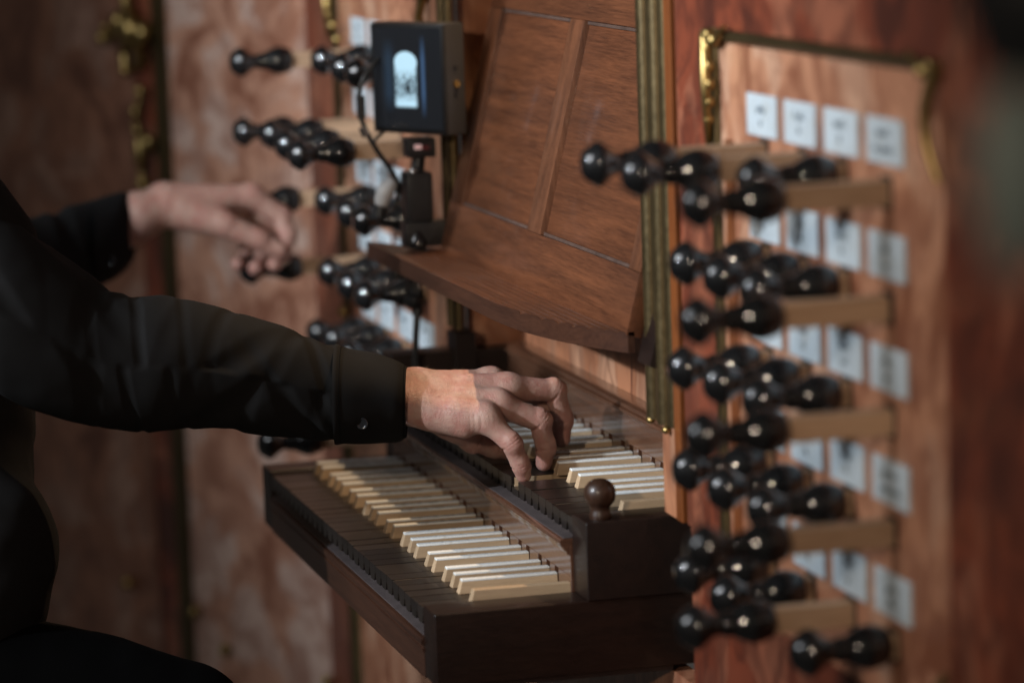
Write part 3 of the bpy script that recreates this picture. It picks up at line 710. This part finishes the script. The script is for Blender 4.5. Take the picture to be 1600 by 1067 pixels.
def cable(label, pxs, r, cat='cable', ends=None):
    pts = [at_x(u, v, x) for u, v, x in pxs]; low = min(pts, key=lambda q: q[2])
    t = thing('cable', label, cat, low, 'cables of the monitor')
    link('cord', MB().tube(spline(pts), r, 10).mesh('cord', smooth=True), MT['black_plastic'], t)
    for (u, v, x, u2, v2, rr, mat, nm) in ends or []:
        link(nm, MB().tube([at_x(u, v, x), at_x(u2, v2, x)], rr, 14).mesh(nm, smooth=True, ang=50), MT[mat], t)
cable('black video cable looping from the back of the monitor to the silver adapter', [(592, 92, -1), (566, 128, 2), (561, 168, 2), (572, 205, 4), (592, 240, 6), (612, 268, 6), (622, 300, 8), (618, 326, 8)], 2.6, ends=[(563, 150, 3, 565, 186, 4.6, 'black_plastic', 'connector'), (566, 199, 4, 572, 213, 4.2, 'steel', 'ferrule')])
cable('thin black power cable drooping behind the clamp arm', [(600, 205, -6), (585, 226, -6), (610, 262, -4), (628, 300, -4), (632, 345, 0), (648, 372, 4)], 1.8)
cable('thick black cable hanging down below the ledge', [(652, 432, 16), (654, 452, 16), (651, 500, 18), (649, 560, 18), (650, 640, 18), (655, 720, 18)], 3.4, ends=[(654, 452, 17, 652, 492, 6.0, 'black_plastic', 'plug'), (653, 432, 17, 654, 450, 4.6, 'steel', 'ferrule')])
ad = thing('adapter', 'pale grey plastic adapter hanging on the cable beside the clamp arm', 'adapter', at_x(600, 325, 8))
P1, P2, P3 = at_x(616, 282, 8), at_x(602, 300, 8), at_x(595, 322, 8)
link('shell', MB().tube(spline([P1, P2, P3], 6), [4, 6, 7.5, 8.5, 9, 9.4, 9.6, 9.4, 9, 8.6, 8.2, 7.6, 6.4], 16).mesh('shell', smooth=True, ang=60), MT['grey_plastic'], ad)
link('plug', MB().tube([P3, at_x(593, 338, 8)], 6.5, 14).mesh('plug', smooth=True, ang=50), MT['black_plastic'], ad)

# ================================================================== unidentified dark form close to the lens, given a lamp-like shape
lc = CAM+ray(1645, -20)*1100
lm = thing('dark_object', 'out-of-focus black rounded object with a grey-green lower cup', 'unidentified object', lc)
link('dark_dome', MB().lathe([(-30, 18), (-24, 26), (0, 34), (20, 33), (40, 24), (56, 3)], lc, 'z', 32).mesh('dark_dome', smooth=True, ang=60), MT['black_plastic'], lm)
c2 = CAM+ray(1590, 285)*1100
MT['cup'] = plain('grey_green_enamel', (0.24,0.29,0.26,1), 0.5, var=0.2, nscale=30)
link('cup', MB().lathe([(-32, 3), (-25, 9), (-6, 14), (14, 14), (26, 11), (32, 5)], c2, 'z', 28).mesh('cup', smooth=True, ang=60), MT['cup'], lm)
link('stem', MB().tube([lc-np.array([0, 0, 20]), c2+np.array([0, 0, 28])], 4, 12).mesh('stem', smooth=True), MT['cup'], lm)

# ================================================================== the organist
def smin(a, b, k):
    h = np.maximum(k-np.abs(a-b), 0)/k
    return np.minimum(a, b)-h*h*k*0.25
class Field:
    def __init__(s, lo, hi, h):
        s.lo = np.array(lo, float); s.h = h
        s.n = np.ceil((np.array(hi)-s.lo)/h).astype(int)+1
        s.F = np.full(s.n, 60.0, np.float32)
    def sub(s, lo, hi):
        a = np.clip(np.floor((np.array(lo)-s.lo)/s.h).astype(int), 0, s.n); b = np.clip(np.ceil((np.array(hi)-s.lo)/s.h).astype(int)+1, 0, s.n)
        sl = tuple(slice(x, y) for x, y in zip(a, b))
        ax = [s.lo[i]+s.h*np.arange(a[i], b[i]) for i in range(3)]
        return sl, np.meshgrid(*ax, indexing='ij')
    def cone(s, a, b, ra, rb, k=3.0, flat=None):
        a = np.array(a, float); b = np.array(b, float); m = 22
        sl, (X, Y, Z) = s.sub(np.minimum(a, b)-max(ra, rb)-m, np.maximum(a, b)+max(ra, rb)+m)
        if X.size == 0: return s
        d = b-a; L2 = float(d@d)+1e-9
        px, py, pz = X-a[0], Y-a[1], Z-a[2]
        t = np.clip((px*d[0]+py*d[1]+pz*d[2])/L2, 0, 1)
        qx, qy, qz = px-t*d[0], py-t*d[1], pz-t*d[2]
        q2 = qx*qx+qy*qy+qz*qz
        if flat is not None:
            f, amt = np.array(flat[0], float), flat[1]; f /= np.linalg.norm(f)
            w = qx*f[0]+qy*f[1]+qz*f[2]; q2 = q2+(amt*amt-1)*w*w
        s.F[sl] = smin(s.F[sl], np.sqrt(q2)-(ra+t*(rb-ra)), k); return s
    def ball(s, c, r, k=3.0): return s.cone(c, np.array(c)+[0.01, 0, 0], r, r, k)
    def groove(s, c, axis, side, depth, width, R):
        c = np.array(c, float); axis = np.array(axis, float)/np.linalg.norm(axis); side = np.array(side, float)/np.linalg.norm(side)
        sl, (X, Y, Z) = s.sub(c-R*2.4, c+R*2.4)
        if X.size == 0: return s
        px, py, pz = X-c[0], Y-c[1], Z-c[2]
        t = px*axis[0]+py*axis[1]+pz*axis[2]; w = px*side[0]+py*side[1]+pz*side[2]
        r2 = px*px+py*py+pz*pz
        s.F[sl] += depth*np.exp(-(t/width)**2)*np.clip(w/R+0.25, 0, 1)*np.exp(-np.maximum(np.sqrt(r2)-R, 0)/(R*0.5))
        return s
    def mesh(s):
        F = s.F; I = F < 0
        nx, ny, nz = s.n
        cnt = np.zeros((nx-1, ny-1, nz-1), np.uint8)
        for dx in (0, 1):
            for dy in (0, 1):
                for dz in (0, 1): cnt += I[dx:nx-1+dx, dy:ny-1+dy, dz:nz-1+dz]
        act = (cnt > 0) & (cnt < 8)
        ci = np.argwhere(act); idx = np.full(act.shape, -1, np.int64); idx[act] = np.arange(len(ci))
        acc = np.zeros((len(ci), 3)); num = np.zeros(len(ci))
        corners = [(0,0,0),(1,0,0),(0,1,0),(1,1,0),(0,0,1),(1,0,1),(0,1,1),(1,1,1)]
        V = np.stack([F[ci[:,0]+c[0], ci[:,1]+c[1], ci[:,2]+c[2]] for c in corners], 1)
        for a, b in ((0,1),(2,3),(4,5),(6,7),(0,2),(1,3),(4,6),(5,7),(0,4),(1,5),(2,6),(3,7)):
            va, vb = V[:,a], V[:,b]; m = (va < 0) != (vb < 0)
            t = np.where(m, va/np.where(m, va-vb, 1), 0)[:,None]
            p = np.array(corners[a])+t*(np.array(corners[b])-np.array(corners[a]))
            acc += np.where(m[:,None], p, 0); num += m
        vs = s.lo+s.h*(ci+acc/num[:,None]); fs = []
        for ax in range(3):
            A = [slice(1, -1)]*3; A[ax] = slice(0, None)
            i0 = [slice(1, n-1) for n in s.n]; i1 = list(i0); i0[ax] = slice(0, s.n[ax]-1); i1[ax] = slice(1, s.n[ax])
            m0, m1 = I[tuple(i0)], I[tuple(i1)]; e = np.argwhere(m0 != m1); fl = m0[tuple(e.T)]
            e = e+1; e[:,ax] -= 1
            o1, o2 = [(1, 2), (2, 0), (0, 1)][ax]
            def cell(d1, d2): q = e.copy(); q[:,o1] += d1; q[:,o2] += d2; return idx[tuple(q.T)]
            q = np.stack([cell(-1,-1), cell(0,-1), cell(0,0), cell(-1,0)], 1)
            q[~fl] = q[~fl][:, ::-1]; fs.append(q)
        return vs, np.concatenate(fs)

def finger(Fd, P, R, k=3.0, dorsal_bump=1.0):
    for i in range(len(P)-1): Fd.cone(P[i], P[i+1], R[i], R[i+1], k)
    return Fd
def hand(lo, hi, h, meta, fingers, extra, grooves=True, kp=8.0, kf=10.0):
    palm = Field(lo, hi, h)
    for a, b, ra, rb, *fl in meta: palm.cone(a, b, ra, rb, 9.0, fl[0] if fl else None)
    for a, b, ra, rb, k in extra: palm.cone(a, b, ra, rb, k)
    fin = Field(lo, hi, h); nails = []
    for P, R, nail in fingers:
        f1 = Field(lo, hi, h); finger(f1, P, R)
        P = [np.array(q) for q in P]
        mid = (P[0]+P[-1])/2
        for i in range(1, len(P)-1):
            ds = P[i]-mid; ax = P[i+1]-P[i-1]; ax /= np.linalg.norm(ax); ds = ds-ax*(ds@ax); ds /= np.linalg.norm(ds)
            f1.cone(P[i]+ds*(R[i]*0.30)-ax*3, P[i]+ds*(R[i]*0.30)+ax*3, R[i]*0.76, R[i]*0.76, 4.5)
            for off, dp in ((-3.2, 0.5), (-0.5, 0.75), (2.4, 0.5)): f1.groove(P[i]+ax*off, ax, ds, dp, 0.8, R[i])
            f1.groove(P[i], ax, -ds, 1.4, 1.3, R[i])
        ax = P[-1]-P[-2]; ln = np.linalg.norm(ax); ax /= ln
        ds = P[-2]-mid; ds = ds-ax*(ds@ax); ds /= np.linalg.norm(ds)
        if nail: nails.append((P[-2], ax, ds, ln, R[-1]))
        fin.F = smin(fin.F, f1.F, 1.4)
    palm.F = smin(palm.F, fin.F, kf)
    return palm, nails

J = at_x
# ---- right hand, on the upper keyboard
wu, wr = J(650, 635, 454), J(650, 605, 426)
mI, mM, mR_, mL_ = J(768, 597, 416), J(793, 606, 440), J(779, 632, 462), J(758, 652, 478)
fingersR = [
    ([mI, J(842, 616, 404), J(862, 660, 398), J(858, 686, 396)], [11.8, 10.2, 9.0, 7.7], True),
    ([mM, J(866, 610, 434), J(879, 655, 428), J(878, 686, 424)], [12.0, 10.3, 9.1, 7.9], True),
    ([mR_, J(843, 657, 464), J(852, 698, 459), J(850, 723, 456)], [11.9, 10.3, 9.0, 7.8], True),
    ([mL_, J(799, 692, 489), J(813, 725, 485), J(818, 742, 482)], [11.4, 9.4, 8.4, 7.3], True),
    ([J(705, 660, 420), J(738, 688, 404), J(772, 698, 394), J(800, 706, 386)], [14.0, 10.8, 9.6, 8.4], True)]
metaR = [(wr, mI, 16.5, 11.0), ((wr*0.65+wu*0.35), mM, 16.5, 11.4), ((wr*0.3+wu*0.7), mR_, 16.5, 11.0), (wu, mL_, 16.5, 10.4),
         (J(560, 608, 432), wr, 19, 17.0), (J(560, 622, 448), wu, 19, 17.0), (J(480, 600, 446), J(560, 618, 442), 26, 22)]
extraR = [(J(676, 650, 460), J(726, 662, 470), 14.0, 13.5, 9.0), (J(672, 648, 430), J(712, 664, 416), 15, 14, 9.0), ((wu+wr)/2, (mI+mL_)/2+np.array([0, -6, -6]), 15, 13, 8.0),
          ]
def tendon(a, b, r, up): return [(a+up, b+up, r, r, 4.0)]
upv = np.array([0.25, -0.15, 0.95])
for m_, w_ in ((mI, wr), (mM, wr*0.7+wu*0.3), (mR_, wr*0.4+wu*0.6), (mL_, wu)):
    extraR.append((w_*0.45+m_*0.55+upv*10.4, m_+upv*8.6, 1.8, 2.4, 6.0))
    if m_ is mI: extraR.append((m_+upv*1.6-np.array([0, 4, 0]), m_+upv*1.8, 9.6, 9.6, 9.0))
    else: extraR.append((m_*0.6+w_*0.4+upv*2.0, m_+upv*0.5, 10.5, 9.8, 10.0))
allR = np.array([p for f in fingersR for p in f[0]]+[J(480, 560, 452), J(480, 650, 452)])
loR, hiR = allR.min(0)-36, allR.max(0)+30
palmR, nailsR = hand(loR, hiR, 0.95, metaR, fingersR, extraR)
# loose skin folds at the ulnar side of the wrist and at the base of the little finger
for (u, v, x, du, dv, dp, w) in ((668, 655, 482, 1, 0.25, 0.9, 1.4), (676, 656, 484, 1, 0.3, 0.7, 1.2), (659, 652, 480, 1, 0.2, 0.8, 1.3), (742, 668, 486, 1, -0.15, 1.2, 1.5), (751, 672, 488, 1, -0.1, 1.0, 1.4), (735, 665, 484, 1, -0.15, 0.7, 1.4)):
    c = J(u, v, x); palmR.groove(c, J(u+10*du, v+10*dv, x)-c, np.array([1, 0, -0.1]), dp, w, 11)
vR, fR = palmR.mesh()
# ---- left hand, pinching a far stop knob
wl = J(258, 312, -415)
mI2, mM2, mR2, mL2 = J(393, 306, -410), J(388, 307, -431), J(378, 311, -451), J(365, 318, -468)
fingersL = [
    ([mI2, J(439, 338, -404), J(449, 367, -398), J(445, 390, -398)], [13.2, 11.2, 10.0, 8.4], True),
    ([mM2, J(430, 364, -434), J(441, 398, -420), J(429, 413, -402)], [12.6, 10.4, 9.4, 8.6], True),
    ([mR2, J(408, 374, -452), J(412, 408, -432), J(399, 419, -409)], [12.0, 10.0, 9.2, 8.6], True),
    ([mL2, J(384, 378, -466), J(385, 406, -446), J(371, 413, -418)], [11.2, 9.2, 8.6, 8.0], True),
    ([J(286, 330, -402), J(348, 350, -391), J(403, 374, -386), J(436, 393, -386)], [18.5, 15.2, 12.2, 9.8], True)]
metaL = [(wl+[8, 0, 0], mI2, 18, 13), (wl, mM2, 18, 13), (wl-[10, 0, 0], mR2, 18, 12.5), (wl-[18, 0, 2], mL2, 18, 11.5),
         (J(150, 372, -392), J(215, 338, -408), 31, 28), (J(215, 338, -400), wl+[8, 0, -6], 25, 20), (J(215, 338, -418), wl-[10, 0, 6], 25, 20)]
extraL = [(J(262, 330, -405), J(330, 340, -400), 19, 16, 10.0), (J(300, 325, -440), J(360, 335, -455), 16, 14, 9.0), (J(300, 320, -425), J(375, 325, -428), 16, 14, 9.0)]
allL = np.array([p for f in fingersL for p in f[0]]+[J(150, 372, -392), wl])
palmL, nailsL = hand(allL.min(0)-42, allL.max(0)+34, 1.6, metaL, fingersL, extraL)
vL, fL = palmL.mesh()
# ---- the rest of the body, mostly under the clothes
sh_R, el_R = J(-95, 350, 452), J(150, 575, 478)
sh_L = np.array([165., -465., 275.]); el_L = J(-60, 470, -180)
hipR, hipL = np.array([400., -480., -150.]), np.array([215., -480., -160.])
knR, knL = np.array([470., -60., -330.]), np.array([150., -120., -370.])
anR, anL = np.array([480., -90., -690.]), np.array([140., -150., -690.])
bd = Field((-260, -680, -840), (620, 130, 780), 8.0)
bd.cone((310, -470, -60), (310, -420, 250), 118, 128, 30, ((0, 1, 0), 1.35)).cone((310, -460, 230), (310, -468, 300), 122, 90, 30, ((0, 1, 0), 1.5))
bd.cone((200, -470, 285), (420, -470, 285), 46, 46, 30).cone((310, -470, 300), (310, -465, 430), 55, 50, 20)
bd.cone((310, -440, 520), (310, -445, 590), 66, 88, 20).cone((310, -405, 470), (310, -390, 490), 44, 42, 20).ball((310, -352, 530), 15, 12)
bd.cone(sh_R, el_R, 34, 34, 12).cone(el_R, J(500, 600, 452), 36, 28, 12).cone(sh_L, el_L, 36, 34, 12).cone(el_L, J(170, 365, -390), 38, 30, 12)
for hp, kn, an in ((hipR, knR, anR), (hipL, knL, anL)):
    bd.cone(hp, kn, 82, 56, 25).cone(kn, an, 50, 34, 15).cone(an, an+[0, 150, -60], 36, 26, 10)
for sx in (-1, 1): bd.ball((310+sx*84, -450, 540), 16, 8).ball((310+sx*32, -366, 556), 13, 6)
bd.cone((310, -356, 560), (310, -346, 532), 8, 12, 8).cone((292, -362, 494), (328, -362, 494), 9, 9, 6).cone((285, -372, 572), (335, -372, 572), 10, 10, 8)
vB, fB = bd.mesh()
verts = np.concatenate([vR, vL, vB]); faces = np.concatenate([fR, fL+len(vR), fB+len(vR)+len(vL)])
def np_mesh(name, vs, fs, smooth=True):
    me = bpy.data.meshes.new(name); me.from_pydata((np.asarray(vs)*0.001).tolist(), [], np.asarray(fs).tolist())
    if smooth: me.polygons.foreach_set('use_smooth', [True]*len(me.polygons))
    me.update(); return me
person = thing('person', 'organist in black shirt, one hand on the upper keys, other at a stop', 'person', (310, -470, -180))
bme = np_mesh('body', verts, faces)
bme.materials.append(MT['skin']); bme.materials.append(MT['nail'])
red = np.zeros(len(verts), np.float32)
for P, R, _ in fingersR+fingersL:
    for i in range(1, len(P)):
        amt = 0.75 if i == len(P)-1 else 0.35
        red = np.maximum(red, amt*np.exp(-(np.linalg.norm(verts-np.array(P[i]), axis=1)/(R[i]*1.5))**2))
at = bme.attributes.new('redness', 'FLOAT', 'POINT'); at.data.foreach_set('value', red)
cen = verts[faces].mean(1); mi = np.zeros(len(faces), np.int32)
for (c, ax, ds, ln, r) in nailsR+nailsL:
    q = cen-c; t = q@ax; w = q@ds; sd = np.linalg.norm(q-np.outer(t, ax)-np.outer(w, ds), axis=1)
    e = ((t-(ln*0.62+r*0.35))/(r*0.95))**2+(sd/(r*0.72))**2
    mi[(e < 1) & (w > r*0.45) & (np.abs(t) < 40)] = 1
bme.polygons.foreach_set('material_index', mi)
link('body', bme, None, person)

# ---- clothes: lofted sleeves with folds
def loft(stations, n_len, n_ang, fold, closed_end=None, depth_ratio=0.86, seed=0.0):
    # stations: (u, top, bottom, X) in photo pixels and millimetres
    S = np.array(stations, float); t = np.linspace(0, len(S)-1, n_len)
    def cr(col):
        y = S[:, col]; y = np.concatenate([[2*y[0]-y[1]], y, [2*y[-1]-y[-2]]]); o = []
        for q in t:
            i = min(int(q), len(S)-2); f = q-i; a, b, c, d = y[i:i+4]
            o.append(0.5*(2*b+(-a+c)*f+(2*a-5*b+4*c-d)*f*f+(-a+3*b-3*c+d)*f**3))
        return np.array(o)
    u, tp, bt, X = cr(0), cr(1), cr(2), cr(3); vs = []
    for i in range(n_len):
        c = at_x(u[i], (tp[i]+bt[i])/2, X[i]); hh = (bt[i]-tp[i])/2/px_mm(c)
        for j in range(n_ang):
            a = 2*math.pi*j/n_ang; ca, sa = math.cos(a), math.sin(a)
            # a = 90deg is up, a = 0 is towards the camera
            p = c+C_U*(hh*sa)-C_D*(hh*depth_ratio*ca)
            nrm = C_U*sa-C_D*ca
            vs.append(p+nrm*fold(u[i], a, p, seed))
    fs = [(i*n_ang+j, i*n_ang+(j+1) % n_ang, (i+1)*n_ang+(j+1) % n_ang, (i+1)*n_ang+j) for i in range(n_len-1) for j in range(n_ang)]
    return np.array(vs), fs
def ridge(x): return 1-abs(x)*2
def fold_R(u, a, p, s):
    q = Vector((p[0]*0.010, p[1]*0.012, p[2]*0.012))
    n = noise.fractal(q, 1.0, 2.0, 3)*2.2
    v = math.sin(a)
    def crease(f, ph, k, c0, wd, amp, sharp=0.8, warp=1.2, off=0.0):
        w = 0.5+0.5*math.sin(u*f+a*k+ph+warp*noise.noise(q*0.8+Vector((off, off*0.3, 1))))
        return -1.25*amp*(max(0, w-sharp)/(1-sharp))**1.5*math.exp(-((u-c0)/wd)**2)
    d = crease(0.034, 0.0, 1.9, 470, 70, 3.4) + crease(0.050, 1.0, -1.2, 200, 60, 4.0, 0.72, 1.8, 3)*(0.4+0.6*max(v, 0))
    d += crease(0.022, 2.0, 2.6, 60, 140, 3.2, 0.75, 1.6, 9) + crease(0.020, 0.7, -2.3, 340, 110, 2.6, 0.82, 1.2, 5)
    d += crease(0.075, 0.4, 2.2, 500, 40, 1.6, 0.7, 1.0, 7) + crease(0.09, 0.1, 1.4, 230, 90, 1.4, 0.75, 1.5, 2) + crease(0.06, 0.9, -1.8, 400, 120, 1.3, 0.78, 1.3, 4)
    return n+d
shirt_parts = []
stR = [(-112, 250, 505, 452), (-55, 288, 572, 478), (0, 330, 618, 489), (60, 366, 644, 489), (120, 412, 664, 487), (168, 447, 673, 484), (212, 460, 678, 481), (260, 461, 679, 477), (340, 477, 671, 469), (430, 505, 682, 460), (500, 530, 690, 455), (531, 538, 690, 453)]
vs, fs = loft(stR, 230, 120, fold_R)
tor = Field((40, -650, -140), (580, -240, 420), 6.0)
tor.cone((310, -472, -70), (310, -435, 120), 128, 132, 30, ((0, 1, 0), 1.22)).cone((310, -435, 120), (310, -465, 250), 140, 132, 40, ((0, 1, 0), 1.35)).cone((205, -470, 285), (415, -470, 285), 60, 60, 35).cone((310, -470, 320), (310, -470, 372), 66, 60, 20)
tor.cone(sh_L, sh_L*0.6+el_L*0.4, 66, 62, 30).cone(sh_R, (400, -470, 275), 62, 60, 30).cone(sh_R, sh_R*0.8+el_R*0.2, 60, 60, 20).cone((410, -440, -55), (415, -400, 20), 95, 80, 30)
vT, fT = tor.mesh()
nz = np.array([noise.fractal(Vector(p*0.011), 1.0, 2.0, 3) for p in vT]); ctr = np.array([310, -430, 120])
dv = (vT-ctr)*np.array([1, 1, 0.2]); dv /= np.linalg.norm(dv, axis=1)[:, None]; vT = vT+dv*(nz*7)[:, None]
shirt = link('shirt', np_mesh('shirt', vT, fT), MT['shirt'], person, 'plain black long-sleeved shirt')
link('sleeve', np_mesh('sleeve', vs, fs), MT['shirt'], shirt)
def fold_L(u, a, p, s):
    q = Vector((p[0]*0.012, p[1]*0.012, p[2]*0.012)); w = 0.5+0.5*math.sin(u*0.06+a*1.6+2*noise.noise(q))
    return noise.fractal(q, 1.0, 2.0, 3)*4-6*max(0, w-0.65)/0.35*math.exp(-((u-60)/70)**2)
stL = [(-220, 390, 600, 70), (-120, 385, 565, -110), (-40, 362, 528, -220), (40, 342, 500, -300), (110, 322, 470, -352), (160, 310, 446, -384)]
vs, fs = loft(stL, 120, 80, fold_L)
link('sleeve', np_mesh('sleeve', vs, fs), MT['shirt'], shirt)
def cuff(stations, n_ang, lean, amp, seed):
    # doubled band: out along the stations, rolled over the edge, back inside
    S = stations+[tuple(stations[-1])]
    rows = []
    n_len = 44
    vs, fs = loft(stations, n_len, n_ang, lambda u, a, p, s: amp*noise.fractal(Vector((p[0]*0.02, p[1]*0.02, p[2]*0.02+seed)), 1.0, 2.0, 2)+lean(u, a), seed=seed, depth_ratio=1.0)
    rows = vs.reshape(n_len, n_ang, 3)
    ends = rows[-1]; c = ends.mean(0); axis = rows[-1].mean(0)-rows[-6].mean(0); axis /= np.linalg.norm(axis)
    # rounded corner of the cuff edge along the underside
    inner = []
    for k, (sh, bk) in enumerate(((0.994, -0.7), (0.975, -0.9), (0.955, 0.6), (0.93, 6), (0.90, 30))):
        inner.append(c+(ends-c)*sh-axis*bk)
    rows = np.concatenate([rows, np.array(inner)], 0); n = len(rows)
    fs = [(i*n_ang+j, i*n_ang+(j+1) % n_ang, (i+1)*n_ang+(j+1) % n_ang, (i+1)*n_ang+j) for i in range(n-1) for j in range(n_ang)]
    return rows.reshape(-1, 3), fs
vs, fs = cuff([(523, 536, 692, 453), (560, 546, 693, 451), (600, 556, 692, 447), (622, 564, 690, 446), (634, 571, 683, 445)], 110, lambda u, a: 1.2*math.exp(-((u-527)/5)**2)+1.0*math.sin(3*a+1.0)+0.8*math.sin(5*a+u*0.02), 2.0, 1.0)
cf = link('cuff', np_mesh('cuff', vs, fs), MT['shirt'], shirt)
def button_at(vs, u, v, r, parent):
    q = (vs-CAM); dep = q@C_D; pu = 800+F_PX*(q@C_R)/dep; pv = 533.5-F_PX*(q@C_U)/dep
    k = np.argmin(np.hypot(pu-u, pv-v)+(dep-dep.min())*0.6); c = vs[k]; n = -C_D*0.95-C_U*0.25; n /= np.linalg.norm(n)
    mb = MB(); a = np.cross(n, C_U); a /= np.linalg.norm(a); b = np.cross(n, a)
    rings = [(0.0, 1.0), (1.4, 1.0), (1.9, 0.9), (1.7, 0.72), (1.2, 0.62), (1.1, 0.05)]; seg = 22; pts = []; f = []
    for d, s in rings: pts += [c+n*(d-0.2)+r*s*(a*math.cos(2*math.pi*j/seg)+b*math.sin(2*math.pi*j/seg)) for j in range(seg)]
    for i in range(len(rings)-1): f += [(i*seg+j, i*seg+(j+1) % seg, (i+1)*seg+(j+1) % seg, (i+1)*seg+j) for j in range(seg)]
    link('button', mb.add(pts, f).mesh('button', 0, smooth=True, ang=40), MT['button'], parent)
    return c
button_at(vs, 567, 663, 5.4, shirt)
# stitched seam round the cuff
n_a = 110; row = vs[:n_a*44].reshape(44, n_a, 3)
seam = MB(); 
for i in (3, 41):
    rr = row[i]; cc = rr.mean(0); seam.tube([cc+(p-cc)*1.002 for p in np.concatenate([rr, rr[:1]])], 0.3, 5)
link('seam', seam.mesh('seam', 0, smooth=True), MT['trouser'], shirt)
vs, fs = cuff([(155, 308, 448, -381), (180, 302, 436, -394), (196, 300, 422, -402), (207, 306, 406, -406)], 80, lambda u, a: 1.0*math.sin(2*a), 2.0, 5.0)
link('cuff', np_mesh('cuff', vs, fs), MT['shirt'], shirt)
button_at(vs, 174, 408, 5.4, shirt)
# trousers
tr = Field((20, -640, -760), (620, 80, 10), 8.0)
tr.cone((225, -485, -110), (395, -485, -110), 112, 112, 30)
for hp, kn, an in ((hipR, knR, anR), (hipL, knL, anL)):
    tr.cone(hp+[0, 0, 4], kn, 88, 70, 30).cone(kn, an+[0, 0, 30], 64, 60, 20)
tr.cone(J(-20, 1062, 440), J(280, 1145, 470), 66, 66, 30)
vs, fs = tr.mesh(); nz = np.array([noise.fractal(Vector(p*0.012), 1.0, 2.0, 3) for p in vs]); vs = vs+np.outer(nz*5, [0.3, 0.3, 0.9])
link('trousers', np_mesh('trousers', vs, fs), MT['trouser'], person, 'plain black trousers')
# shoes
for an in (anR, anL):
    sh = Field(an-[60, 70, 140], an+[60, 240, 60], 5.0)
    sh.cone(an+[0, 10, -10], an+[0, 20, -50], 46, 46, 15).cone(an+[0, 10, -62], an+[0, 165, -78], 40, 34, 20)
    v_, f_ = sh.mesh(); v_[:, 2] = np.maximum(v_[:, 2], an[2]-100)
    link('shoe', np_mesh('shoe', v_, f_), MT['knob_black'], person)
# hair on the head and fine hairs at the wrist
hr = Field((180, -600, 420), (440, -320, 730), 5.0); hr.cone((310, -478, 540), (310, -462, 612), 90, 92, 20).cone((310, -500, 470), (310, -500, 520), 62, 76, 20).cone((262, -392, 640), (358, -392, 640), 26, 26, 15)
v_, f_ = hr.mesh(); nz = np.array([noise.fractal(Vector((p[0]*0.06, p[1]*0.03, p[2]*0.02)), 1.0, 2.0, 3) for p in v_]); dv = v_-np.array([310, -460, 560]); v_ = v_+dv/np.linalg.norm(dv, axis=1)[:, None]*(nz*5)[:, None]
link('hair', np_mesh('hair', v_, f_), MT['hair'], person)
rnd = random.Random(3); mb = MB(); rs = np.random.RandomState(4)
selm = (vR @ C_R > J(636, 600, 450) @ C_R) & (vR @ C_R < J(735, 600, 450) @ C_R)
cand = vR[selm]
g = palmR.F
def nrm_at(p):
    i = np.clip(((p-palmR.lo)/palmR.h).astype(int), 1, palmR.n-2); 
    n = np.array([g[i[0]+1,i[1],i[2]]-g[i[0]-1,i[1],i[2]], g[i[0],i[1]+1,i[2]]-g[i[0],i[1]-1,i[2]], g[i[0],i[1],i[2]+1]-g[i[0],i[1],i[2]-1]])
    return n/(np.linalg.norm(n)+1e-9)
hand_dir = (mM-wr)/np.linalg.norm(mM-wr); cnt = 0
for p in cand[rs.permutation(len(cand))]:
    n = nrm_at(p)
    if n[2] < 0.25 or rs.rand() > (0.9 if p @ C_R < J(665, 600, 450) @ C_R else 0.5): continue
    l = rs.uniform(3.5, 8.5); d = hand_dir*0.7+n*rs.uniform(0.15, 0.6)+np.array([1, 0, 0])*rs.uniform(-0.5, 0.7); d /= np.linalg.norm(d)
    q = p-n*0.3; s = np.cross(d, n); s /= np.linalg.norm(s); w = 0.055
    m_ = q+d*l*0.5+n*l*0.06; e = q+d*l-n*l*0.10
    mb.add([q-s*w, q+s*w, m_+s*w*0.8, m_-s*w*0.8, e], [(0, 1, 2, 3), (3, 2, 4)]); cnt += 1
    if cnt > 700: break
ho = link('arm_hair', mb.mesh('arm_hair', fix=False), MT['hair'], person); ho['kind'] = 'stuff'

# the bench under the player, below the picture
bench = thing('organ_bench', 'dark wooden organ bench under the organist in black', 'bench', (320, -540, -790))
link('seat', MB().box(-130, 770, -680, -430, -262, -232).mesh('seat', 3, 2, smooth=True), MT['rail_wood'], bench)
for x in (-110, 722): link('end_panel', MB().box(x, x+28, -665, -445, -790, -263).mesh('end_panel', 2), MT['rail_wood'], bench)
link('stretcher', MB().box(-81, 721, -570, -540, -600, -540).mesh('stretcher', 2), MT['rail_wood'], bench)
